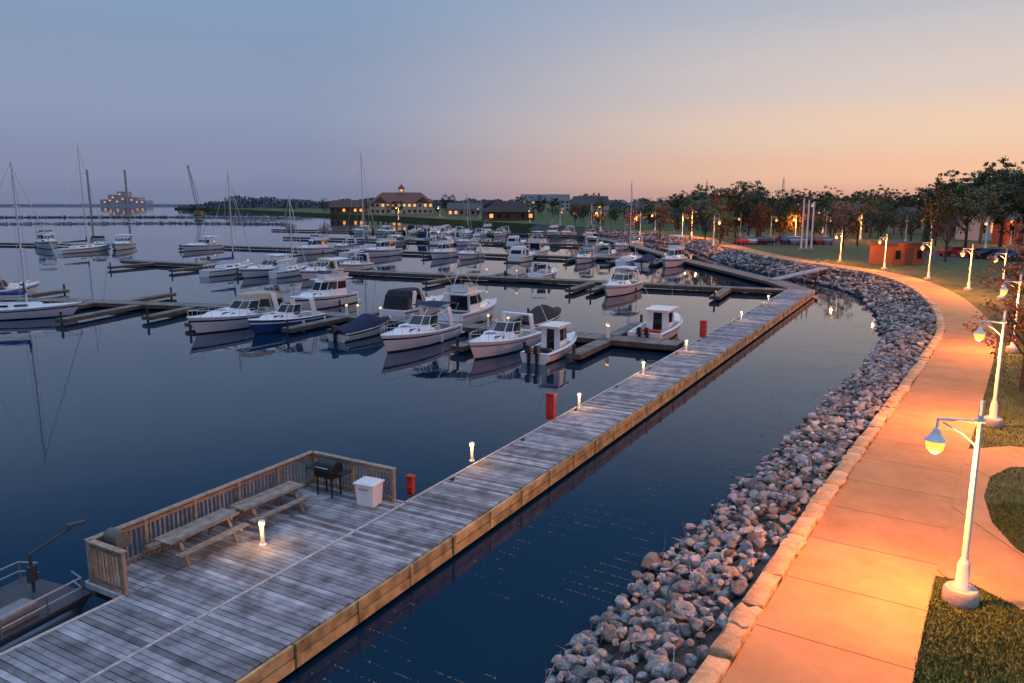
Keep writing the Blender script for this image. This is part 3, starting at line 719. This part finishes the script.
for k,(px,py,h,wd) in enumerate(((411,494,.58,.22),(551,419,1.1,.36),(703,337,1.1,.42))):
    x,y=gp(px,py,.7); t=thing('fire_extinguisher_cabinet','red fire equipment cabinet standing on the dock edge','cabinet','red cabinets on the dock',(x,y,.7),DA)
    MB().box((0,0,h/2),(wd,wd*.8,h)).obj('cabinet_body',redp,t,bevel=.02); MB().box((0,-wd*.4-.012,h*.55),(wd*.8,.02,h*.75)).obj('door',M('red_door_paint',(.55,.04,.03),.35),t)
    MB().box((wd*.25,-wd*.4-.035,h*.55),(.03,.02,.1)).obj('handle',chrome,t); MB().box((0,0,h+.03),(wd+.06,wd*.8+.06,.05)).obj('cap',redp,t)
# ------------------------------------------------------------- lamps
def ptlight(name,en,r=.06,c=WARM,parent=None,loc=(0,0,0)):
    l=bpy.data.lights.new(name,'POINT'); l.energy=en; l.shadow_soft_size=r; l.color=c
    o=bpy.data.objects.new(name,l); col.objects.link(o); o.location=loc; o.parent=parent; return o
t=thing('bollard_light','short white bollard light with glowing cap on the dock edge','light','bollard lights along the dock',(0,0,0),0)
MB().cyl((0,0,0),(0,0,.55),.06,n=14).obj('post',whitep,t,smooth=40); MB().cyl((0,0,0),(0,0,.04),.1,n=14).obj('base',whitep,t)
MB().lathe((0,0,.55),[(.0,0),(.06,.0),(.085,.06),(.085,.12),(.0,.121)],14).obj('lamp_glass',bulbw,t,smooth=40); MB().lathe((0,0,.68),[(.0,0),(.1,0),(.08,.03),(.0,.05)],14).obj('cap',whitep,t,smooth=40)
ptlight('lamp',34,.05,(1,.46,.12),t,(0,-.17,.62)); 
first=True
for px,py in((263,545),(472,461),(579,408),(643,374),(686,351),(741,320),(768,303)):
    x,y=gp(px,py,.7)
    if first: t.location=(x,y,.7); first=False
    else: dup(t,(x,y,.7))
t2=thing('dock_pedestal','slim dock power pedestal with small glowing top on a pier','pedestal','power pedestals on the piers',(0,0,0))
MB().box((0,0,.4),(.2,.2,.8),tp=(.8,.8)).obj('pedestal_body',whitep,t2); MB().box((0,0,.87),(.15,.15,.1)).obj('lamp_glass',bulbw,t2); MB().box((0,0,.95),(.22,.22,.05)).obj('cap',whitep,t2)
t2.location=(bol[0].x,bol[0].y,.55)
for p in bol[1:]: dup(t2,(p.x,p.y,.55))
L1=gp(960,600,1.8)
t=thing('street_lamp','white path lamp with side arm and glowing lantern on concrete footing','lamp','street lamps along the promenade',(L1[0],L1[1],1.78),math.radians(180))
MB().lathe((0,0,0),[(0,0),(.34,0),(.34,.24),(.3,.3),(0,.3)],20).obj('footing',conc,t,smooth=40)
MB().lathe((0,0,.28),[(0,0),(.17,0),(.17,.05),(.13,.1),(.12,.55),(.09,.62),(.065,.7),(.05,4.0),(.05,4.02),(0,4.03)],14).obj('pole',whitep,t,smooth=40)
q=MB(); q.path([(0,0,3.85),(.35,0,3.9),(.8,0,3.9)],.03,8); q.path([(0,0,3.35),(.3,0,3.62),(.7,0,3.84)],.02,6); q.cyl((.8,0,3.93),(.8,0,3.68),.025,n=8); q.cyl((-.08,0,3.88),(.1,0,3.88),.06); q.obj('arm',whitep,t,smooth=40)
MB().lathe((.8,0,3.38),[(0,.34),(.05,.33),(.08,.26),(.1,.2),(.2,.1),(.21,.08),(.17,.08)],20).obj('lamp_shade',whitep,t,smooth=40)
MB().lathe((.8,0,3.38),[(0,-.2),(.08,-.18),(.15,-.1),(.18,0),(.17,.08),(0,.09)],18).obj('lamp_glass',bulb,t,smooth=60)
ptlight('lamp',2100,.1,WARM,t,(.8,0,3.06))
def lampdir(x,y):
    k=min(range(0,ilast,3),key=lambda i:(KC[i].x-x)**2+(KC[i].y-y)**2); return math.atan2(KC[k].y-y,KC[k].x-x)
t.rotation_euler=(0,0,math.radians(172))
for px,py in((992,425),(1012,352),(968,291),(928,280),(884,270),(840,262),(1001,300)):
    x,y=gp(px,py,1.8); dup(t,(x,y,1.78),math.radians(175) if px>950 else lampdir(x,y))
for k,(px,py) in enumerate(((713,247),(770,243),(640,236),(600,232),(905,245),(985,250),(860,240),(560,226),(682,238),(740,240),(655,232),(930,243),(1010,246),(825,243),(795,240),(480,219),(440,217),(530,223))):
    x,y=gp(px,py,1.8); dup(t,(x,y,1.78),R(0,6),(1.3,1.3,1.3),nolight=(k%2==1))
# ------------------------------------------------------------- trees
def crownmesh(seed,rx,rz,n,leaf,mat,gap=.0):
    rnd=random.Random(seed); V=[];F=[]
    cl=[]
    for _ in range(n):
        while True:
            p=Vector((rnd.uniform(-1,1),rnd.uniform(-1,1),rnd.uniform(-1,1)))
            if .2<p.length<1: break
        s=1+.7*noise.noise(p*1.7+Vector((seed*3,0,0))); cl.append(Vector((p.x*rx*s,p.y*rx*s,p.z*rz*s)))
    for c in cl:
        k=rnd.randint(20,30); cr=rnd.uniform(.3,.75)*rx*.32
        for _ in range(k):
            p=c+Vector((rnd.gauss(0,cr*.5),rnd.gauss(0,cr*.5),rnd.gauss(0,cr*.4))); u=Vector((rnd.gauss(0,1),rnd.gauss(0,1),rnd.gauss(0,1))).normalized(); v=u.orthogonal().normalized(); s=leaf*rnd.uniform(.5,1.2)
            o=len(V); V+=[p-u*s,p-v*s*.6,p+u*s,p+v*s*.6]; F.append((o,o+1,o+2,o+3))
    me=bpy.data.meshes.new('crown'); me.from_pydata([tuple(v) for v in V],[],F); me.materials.append(mat); return me
def trunkmesh(seed,h,rx,bare=False):
    rnd=random.Random(seed); q=MB(); q.cyl((0,0,-.2),(0,0,h*.45),.022*h,.014*h,n=8)
    def br(p,d,l,r,lv):
        e=p+d*l; q.cyl(p,e,r,r*.6,n=5 if lv>1 else 4)
        if lv>0:
            for _ in range(3 if lv>1 else 4):
                nd=(d+Vector((rnd.gauss(0,.5),rnd.gauss(0,.5),rnd.gauss(.1,.3)))).normalized(); br(p+d*l*rnd.uniform(.55,1),nd,l*.68,r*.55,lv-1)
    for _ in range(6):
        a=rnd.uniform(0,6.28); d=Vector((math.cos(a)*.6,math.sin(a)*.6,.8)).normalized(); br(Vector((0,0,h*rnd.uniform(.18,.45))),d,h*.24,.010*h,3 if bare else 2)
    me=q.obj('trunk',bark).data; o=[o for o in col.objects if o.data==me][0]; bpy.data.objects.remove(o); return me
TR=[]
for k in range(6):
    TR.append((trunkmesh(k,10,3.2),crownmesh(k,(3.6,3.3,3.2,3.0,4.2,3.2)[k],(4.2,3.8,4.6,3.6,3.9,4.4)[k],(95,84,56,44,90,50)[k],.25,leafs[k%4])))
BT=[trunkmesh(20+k,10,3,True) for k in range(3)]
SPC=crownmesh(31,3.6,3.0,60,.15,leafs[3])
def conifer(seed):
    rnd=random.Random(seed); V=[];F=[]
    for _ in range(2600):
        z=rnd.random()**1.3; r=(1-z)*2.2*(.6+.4*abs(math.sin(z*26)))*rnd.uniform(.5,1); a=rnd.uniform(0,6.28); p=Vector((r*math.cos(a),r*math.sin(a),1.2+z*9)); u=Vector((math.cos(a),math.sin(a),-.4+rnd.gauss(0,.3))); v=Vector((-math.sin(a),math.cos(a),rnd.gauss(0,.3))); s=.3*rnd.uniform(.5,1)
        o=len(V); V+=[p-u*s,p-v*s*.4,p+u*s,p+v*s*.4]; F.append((o,o+1,o+2,o+3))
    me=bpy.data.meshes.new('crown'); me.from_pydata([tuple(v) for v in V],[],F); me.materials.append(leafs[0]); return me
CF=conifer(3)
def tree(x,y,h,kind=None,sc_=1):
    k=kind if kind is not None else random.randrange(6); s=h/11.0
    names={'conifer':('conifer_tree','dark green conifer tree on the lawn'),'bare':('bare_tree','leafless tree with fine dark branches on the lawn'),'sparse':('young_tree','young tree with sparse rust coloured leaves beside the path')}
    nm,lb=names.get(k,('broadleaf_tree',['dark green','olive green','thin brown spring','rust coloured spring'][ (k if isinstance(k,int) else 0)%4]+' leafed tree near the harbour shore'))
    r=thing(nm,lb,'tree','trees around the harbour',(x,y,1.75),R(0,6.28)); wv=R(.85,1.25)*s*sc_; r.scale=(wv,wv,s)
    if k in('bare','sparse'): tm,cm=random.choice(BT),(SPC if k=='sparse' else None)
    elif k=='conifer': tm,cm=TR[0][0],CF
    else: tm,cm=TR[k]
    o=bpy.data.objects.new('trunk',tm); col.objects.link(o); o.parent=r
    if k=='conifer': o.scale=(.5,.5,1)
    if cm:
        o=bpy.data.objects.new('crown',cm); col.objects.link(o); o.parent=r
        if k!='conifer': o.location=(0,0,6.6)
skyl=[(420,200),(540,199),(600,200),(650,195),(700,189),(740,182),(780,190),(820,188),(860,188),(900,190),(930,179),(960,174),(1000,162),(1040,164)]
def sk(px):
    for (a,b_),(c,d) in zip(skyl,skyl[1:]):
        if px<=c: return b_+(d-b_)*(px-a)/(c-a)
    return 168
px=440
while px<1045:
    for row in range(5):
        if px<560 and row not in(0,1): continue
        Yd=[R(360,430),R(300,335),R(250,285),R(205,235),R(165,190)][row]+ (max(0,640-px)*.75)
        if row==4 and (px<700 or random.random()<.35): continue
        if row==3 and px<640: continue
        x=(px+R(-7,7)-512)/768*(Yd*CT+1.5); top=sk(px)+R(-4,9)+row*R(2.5,6.5)
        h=(10+Yd*(200.6-top)/768)-1.75
        tree(x,Yd,max(5,h),random.choice([0,0,1,2,3,4,4,1,5,2,'bare','bare','conifer' if row else 'bare']),1.15)
    px+=R(8,11) if px>560 else R(11,16)
for px,py,h,k in((842,250,9,3),(945,262,9.0,'bare'),(925,256,7,'conifer'),(1020,250,13,4),(870,238,10,5),(720,244,8,1),(690,240,8,3),(800,240,9,2),(748,240,10,0),(965,248,12,5),(600,232,7,1),(575,226,8,3),(660,238,8,3),(1022,268,6,3),(857,246,9,'bare'),(910,248,10,'bare'),(935,246,11,1),(980,244,13,'bare'),(950,240,12,'bare'),(1000,247,14,'bare'),(760,243,8,3),(630,236,7,3),(880,246,9,0),(830,243,9,4),(780,240,9,0),(705,240,8,4),(735,239,9,0)):
    x,y=gp(px,py,1.75); tree(x,y,h,k)
for px,py,h in((396,218,9),(450,214,12),(470,214,10),(575,212,14),(520,214,12),(340,213,10),(430,214,9),(490,215,9),(555,215,11),(325,212,9),(372,214,9)):
    x,y=gp(px,py,1.75); tree(x,min(y,478 if px!=372 else 490),h,random.choice((0,4)))
x,y=gp(1022,388,1.8); tree(x,y,5.6,'sparse',1.35)
x,y=gp(1030,335,1.8); tree(x,y,6.4,'sparse',1.3)
V=[];F=[]
for _ in range(12000):
    f=random.random(); x=-365+f*715; y=880+f*-120+R(-30,30); hh=(9+4*noise.noise((x*.012,3,0))+4*noise.noise((x*.08,9,0)))*min(1,.25+f*9); z=1.7+R(0,1)**.8*hh; s=R(.9,1.9)
    u=Vector((R(-1,1),R(-.5,.5),R(-1,1))).normalized(); v=u.orthogonal().normalized(); p=Vector((x,y,z)); o=len(V); V+=[p-u*s,p-v*s*.7,p+u*s,p+v*s*.7]; F.append((o,o+1,o+2,o+3))
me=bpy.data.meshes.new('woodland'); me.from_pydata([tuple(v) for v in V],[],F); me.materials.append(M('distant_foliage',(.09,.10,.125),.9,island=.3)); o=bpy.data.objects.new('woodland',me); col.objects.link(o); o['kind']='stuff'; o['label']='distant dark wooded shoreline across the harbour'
# ------------------------------------------------------------- buildings
def building(name,label,px,py,w_,d_,h,roof='gable',wall=(.4,.38,.34),roofc=(.08,.06,.05),lit=.3,nx=5,ny=2,rz=0,yd=None,cupola=False):
    x,y=gp(px,py,1.75)
    if yd: y=yd; x=(px-512)/768*(yd*CT+1.5)
    r=thing(name,label,'building','buildings along the harbour',(x,y,1.75),rz)
    wm_=M('wall_%d_%d_%d'%tuple(int(c*100) for c in wall),wall,.8,bump=.2); rm=M('roof_%d_%d_%d'%tuple(int(c*100) for c in roofc),roofc,.8)
    MB().box((0,0,h/2),(w_,d_,h)).obj('wall',wm_,r)
    rh=d_*.34; q=MB(); o_=.5
    if roof=='gable':
        q.add([(-w_/2-o_,-d_/2-o_,h),(w_/2+o_,-d_/2-o_,h),(w_/2+o_,d_/2+o_,h),(-w_/2-o_,d_/2+o_,h),(-w_/2-o_,0,h+rh),(w_/2+o_,0,h+rh)],[(0,1,5,4),(2,3,4,5),(0,4,3),(1,2,5),(0,3,2,1)])
    elif roof=='hip':
        q.add([(-w_/2-o_,-d_/2-o_,h),(w_/2+o_,-d_/2-o_,h),(w_/2+o_,d_/2+o_,h),(-w_/2-o_,d_/2+o_,h),(-w_/2+d_*.4,0,h+rh),(w_/2-d_*.4,0,h+rh)],[(0,1,5,4),(2,3,4,5),(0,4,3),(1,2,5),(0,3,2,1)])
    else: q.box((0,0,h+.2),(w_+.6,d_+.6,.4))
    ro=q.obj('roof',rm,r)
    if cupola:
        c=MB(); c.box((0,0,h+rh+.8),(3.4,3.4,3.2)); cu=c.obj('tower',wm_,r)
        c=MB(); c.add([(-2.2,-2.2,h+rh+2.4),(2.2,-2.2,h+rh+2.4),(2.2,2.2,h+rh+2.4),(-2.2,2.2,h+rh+2.4),(0,0,h+rh+5)],[(0,1,4),(1,2,4),(2,3,4),(3,0,4),(0,3,2,1)]); c.obj('tower_roof',rm,r)
        MB().cyl((0,0,h+rh+5),(0,0,h+rh+8),.1).obj('flagpole',whitep,r)
        MB().box((0,-1.72,h+rh+1.2),(2.0,.06,1.1)).obj('window',litwin,r)
        for sx_ in(-.33,.33):
            MB().add([(sx_*w_-4.5,-d_/2-1.5,h-.2),(sx_*w_+4.5,-d_/2-1.5,h-.2),(sx_*w_,-d_/2-1.5,h+3.6),(sx_*w_-4.5,0,h-.1),(sx_*w_+4.5,0,h-.1),(sx_*w_,0,h+3.6)],[(0,1,2),(3,5,4),(0,2,5,3),(1,4,5,2),(0,3,4,1)]).obj('dormer',[rm],r)
            MB().box((sx_*w_,-d_/2-.75,(h-.3)/2),(6.5,1.4,h-.3)).obj('porch',wm_,r)
    if name=='house': MB().box((w_*.25,.6,h+rh*.9),(.8,.8,rh*.9)).obj('chimney',M('chimney_brick',(.2,.09,.06),.9),ro)
    sh=h/ny
    for j in range(ny):
        for i_ in range(nx):
            xx=-w_/2+w_*(i_+.5)/nx
            yo=-d_/2-.03-(1.45 if cupola and abs(abs(xx)-.33*w_)<3.3 else 0)
            if j==0 and i_==nx//2:
                MB().box((xx,yo,1.1),(1.2,.08,2.2)).obj('door',M('door_paint',(.12,.06,.04),.5),r); continue
            MB().box((xx,yo,sh*(j+.55)),(min(1.6,w_/nx*.45),.06,sh*.45)).obj('window',litwin if random.random()<lit else glass,r)
    return r
building('harbour_hall','cream two storey harbour hall with red roof and small tower',402,214,38,18,7,'hip',(.62,.45,.30),(.20,.075,.05),.4,12,2,.12,480,True)
building('brick_building','low red brick building with gable roof by the water',350,214,22,13,4,'gable',(.22,.08,.05),(.10,.05,.04),.25,6,1,-.1,500)
building('hotel','long pale three storey hotel behind the harbour',545,206,38,15,8,'gable',(.5,.46,.42),(.16,.14,.15),.2,10,3,0,620)
building('pavilion','dark roofed wooden pavilion at the harbour edge',508,222,20,13,3.6,'hip',(.15,.05,.035),(.05,.03,.028),.3,6,1,.2,330)
building('boathouse','low grey boathouse with gable roof',465,220,18,10,3.6,'gable',(.25,.24,.23),(.09,.085,.085),.3,6,1,0,420)
for px,yd,w_,h,c,lb,rf in((590,420,18,6,(.35,.32,.29),'grey two storey house with gable roof','gable'),(652,300,11,5,(.4,.37,.34),'pale house with gable roof among trees','gable'),(712,262,11,5.5,(.34,.34,.36),'grey house with gable roof among trees','gable'),(765,240,13,4.2,(.22,.13,.09),'low brown building behind the car park','hip'),(800,330,13,8,(.25,.2,.18),'tall brick apartment building','flat'),(852,205,9,5,(.34,.29,.24),'tan house with lit windows','gable'),(985,165,9,5,(.62,.6,.57),'white house with red shutters','gable'),(1017,150,7,4.5,(.32,.10,.06),'red brick house beside the road','gable'),(955,185,9,5.5,(.26,.18,.13),'brown two storey house among trees','gable'),(905,200,8,4.5,(.36,.32,.28),'cottage among trees','hip')):
    building('house',lb+' near the shore',px,0,w_,w_*.75,h,rf,c,random.choice(((.06,.05,.045),(.11,.06,.045),(.075,.075,.08))),.4,4,2 if h>5.2 else 1,R(-.5,.5),yd)
k_=building('kiosk','small brown brick restroom building lit by lamps beside the path',896,264,5.2,4,2.5,'flat',(.24,.09,.055),(.09,.05,.04),.3,3,1,.3)
ptlight('lamp',60,.1,WARM,k_,(-1.5,-3,2.6))
for px,py in((1000,222),(755,230),(600,226),(820,228),(690,232),(400,214),(955,230)):
    x,y=gp(px,py+6,1.75); y=min(y,470); dup(t,((px-512)/768*y,y,1.75),R(0,6),(1.5,1.5,1.5))
for px in(801,806,811):
    x,y=gp(px,250,1.75); q=thing('flagpole','tall slender white pole near the car park','pole','white poles near the car park',(x,y,1.75)); MB().cyl((0,0,0),(0,0,8.6-(px-801)*.05),.16,.12,n=10).obj('pole',whitep,q); MB().cyl((0,0,0),(0,0,.3),.4,n=12).obj('base',conc,q)
for px,top,yd in((778,180,420),(703,183,460)):
    hh=10+yd*(200.6-top)/768; x=(px-512)/768*yd; q=MB(); 
    for a in range(3): an=a*2.09; q.cyl((x+.8*math.cos(an),yd+.8*math.sin(an),1.7),(x+.4*math.cos(an),yd+.4*math.sin(an),hh),.10,n=5)
    for z in range(2,int(hh)-1,2): q.cyl((x-.8,yd,z),(x+.6,yd+.4,z+2),.06,n=4)
    q.cyl((x,yd,hh),(x,yd,hh+2),.1,n=5); meta(q.obj('radio_mast',greyp),'slender lattice radio mast above the trees','tower')
# power station
X0=-765;Y0=1500
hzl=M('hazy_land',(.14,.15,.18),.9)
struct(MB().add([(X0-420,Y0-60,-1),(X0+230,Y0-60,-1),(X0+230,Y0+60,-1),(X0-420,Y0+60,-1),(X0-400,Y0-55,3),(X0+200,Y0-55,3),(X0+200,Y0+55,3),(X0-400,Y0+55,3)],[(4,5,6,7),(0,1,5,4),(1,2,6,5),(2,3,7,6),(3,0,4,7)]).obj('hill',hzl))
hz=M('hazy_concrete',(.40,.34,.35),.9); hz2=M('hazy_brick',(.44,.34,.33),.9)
r=thing('power_station','distant coal power station with two tall chimneys and lit blocks','building',None,(X0,Y0,2))
for dx,hh in((-46,66),(26,66)):
    MB().cyl((dx,0,0),(dx,0,hh),2.6,1.7,n=16).obj('chimney',hz2,r,smooth=40)
for dx,w_,h in((-2,18,19),(14,14,25),(-20,14,10),(36,20,14),(54,14,8)): MB().box((dx,16,h/2),(w_,30,h)).obj('boiler_house',hz,r)
for dx,z in((-2,14),(12,20),(17,11),(34,9),(44,5),(-18,5),(54,5),(6,6),(-8,8)): MB().box((dx,0.2,z),(2.6,1,2.0)).obj('floodlight',litwin,r)
# crane
yy=455; r=thing('crane','tall lattice boom crane on the breakwater','crane',None,((203-512)/768*yy,yy,1))
MB().box((0,0,1.7),(4,4,2.4)).obj('crane_cab',M('crane_yellow',(.35,.2,.05),.6),r); MB().box((0,0,.3),(5,4.4,.6)).obj('track',blackp,r)
q=MB(); A=Vector((0,0,2.5));Bq=Vector((-4.5,0,29))
for dx,dy in((-.8,-.6),(.8,-.6),(.8,.6),(-.8,.6)): q.cyl(A+Vector((dx,dy,0)),Bq+Vector((dx*.4,dy*.3,0)),.09,n=4)
for k in range(14):
    p=A.lerp(Bq,k/14);p2=A.lerp(Bq,(k+1)/14); s_=(-1)**k; f0=1-.04*k; q.cyl(p+Vector((-.8*s_*f0,-.5,0)),p2+Vector((.8*s_*f0,-.5,0)),.06,n=4)
q.obj('boom',M('crane_dark',(.16,.11,.07),.6),r)
MB().cyl((-4.5,0,29),(3.0,0,3.4),.08,n=4).obj('cable',blackp,r)
def brk(P,wd,h,lab):
    q=MB()
    for (x0,y0),(x1,y1) in zip(P,P[1:]):
        L=math.hypot(x1-x0,y1-y0); an=math.atan2(y1-y0,x1-x0); n=int(L/1.2)
        for k in range(n):
            for _ in range(3):
                f=(k+R(0,1))/n; kk=random.randrange(12); o_=R(-1,1)*wd/2; s_=R(.5,.95); Rm=Matrix.LocRotScale(Vector((x0+(x1-x0)*f-math.sin(an)*o_,y0+(y1-y0)*f+math.cos(an)*o_,h*.7*(1-abs(o_)/wd*1.4))),Euler((R(0,6),R(0,6),0)),Vector((s_,)*3))
                q.add([Rm@Vector(v) for v in RV[kk][0]],RV[kk][1])
        q.box(((x0+x1)/2,(y0+y1)/2,h/2-.6),(L,wd*.8,h+.5),rz=an)
    o=q.obj('breakwater',rockI,recalc=False); meta(o,lab,'breakwater')
brk([(-420,455),(-200,470),(-120,440)],4,.9,'long low rubble breakwater across the harbour mouth')
brk([(-230,330),(-150,345),(-95,330)],3,.6,'short rubble breakwater inside the harbour')
LOT=[gp(x,y,1.79) for x,y in((728,246),(830,247),(850,238),(735,237))]
struct(MB().add([(x,y,1.79) for x,y in LOT],[(0,1,2,3)]).obj('parking_lot',asph,recalc=False))
RD=[gp(x,y,1.785) for x,y in((915,258),(1100,266),(1100,255),(930,250))]
struct(MB().add([(x,y,1.785) for x,y in RD],[(0,1,2,3)]).obj('road',asph,recalc=False))
q=MB()
for k in range(14):
    x,y=gp(738+k*6.5,244,1.8); q.box((x,y,1.797),(.15,5,.004))
struct(q.obj('road_marking',paintw))
def car(x,y,rz,c,lab):
    r=thing('parked_car',lab,'car','parked cars near the harbour',(x,y,1.8),rz)
    prof=[(-2.2,.3),(-2.25,.75),(-2.1,.95),(-1.5,1.0),(-.95,1.42),(.6,1.45),(1.2,1.02),(2.05,.85),(2.2,.6),(2.2,.3)]
    q=MB(); n=len(prof); w1=.86
    vs=[(-w1*(.8 if z>1.2 else 1),yy,z) for yy,z in prof]+[(w1*(.8 if z>1.2 else 1),yy,z) for yy,z in prof]
    q.add(vs,[(i,(i+1)%n,n+(i+1)%n,n+i) for i in range(n)]+[tuple(range(n)),tuple(range(n,2*n))]); q.obj('body',c,r,bevel=.03)
    q=MB()
    for sg in(1,-1): q.add([(sg*.872,-1.35,1.03),(sg*.72,-.85,1.38),(sg*.72,.5,1.4),(sg*.872,1.0,1.03)],[(0,1,2,3)])
    q.add([(-.66,.68,1.43),(.66,.68,1.43),(.8,1.17,1.07),(-.8,1.17,1.07)],[(0,1,2,3)]); q.add([(-.66,-1.02,1.41),(.66,-1.02,1.41),(.8,-1.45,1.06),(-.8,-1.45,1.06)],[(0,1,2,3)]); q.obj('window',glass,r)
    for sg in(1,-1):
        for yy in(-1.35,1.35): MB().cyl((sg*.72,yy,.33),(sg*.9,yy,.33),.33,n=14).obj('wheel',rubber,r)
        MB().box((sg*.62,2.2,.66),(.3,.06,.12)).obj('headlight',chrome,r); MB().box((sg*.62,-2.25,.72),(.3,.06,.12)).obj('tail_light',redp,r)
cols=[(white,'white'),(blackp,'black'),(greyp,'grey'),(redp,'red'),(navy,'navy blue'),(M('silver_paint',(.45,.46,.48),.3,metal=.4),'silver')]
for k in range(11):
    if random.random()<.8:
        x,y=gp(741+k*8.3,244,1.8); c,n_=random.choice(cols); car(x,y,R(-.04,.04),c,n_+' parked car in the harbour car park')
for px in(953,975,990,1008,1020):
    x,y=gp(px,256+(px-953)*.07,1.8); c,n_=random.choice(cols); car(x,y,math.pi/2+.1,c,n_+' parked car beside the tree lined road')
V=[];F=[]
for _ in range(9000):
    while True:
        i=random.randrange(istart,len(KC)); 
        if KC[i].y<60: break
    d=3.5+abs(random.gauss(0,3.0)); p=off(i,d)
    loc=DM.inverted()@Vector((p.x,p.y,0))
    if loc.x<.3: continue
    if noise.noise((p.x*.45,p.y*.45,4))<.05: continue
    s=R(.014,.042); a=R(0,6.28); u=Vector((math.cos(a)*s,math.sin(a)*s,0)); v=Vector((-u.y,u.x,0))*.6; c=Vector((p.x,p.y,.006)); o=len(V); V+=[c-u,c-v,c+u,c+v]; F.append((o,o+1,o+2,o+3))
me=bpy.data.meshes.new('floating_leaves'); me.from_pydata([tuple(v) for v in V],[],F); me.materials.append(M('floating_debris',(.15,.15,.09),.8,island=.5)); o=bpy.data.objects.new('floating_leaves',me); col.objects.link(o); o['kind']='stuff'; o['label']='scattered leaf debris floating on the calm water'
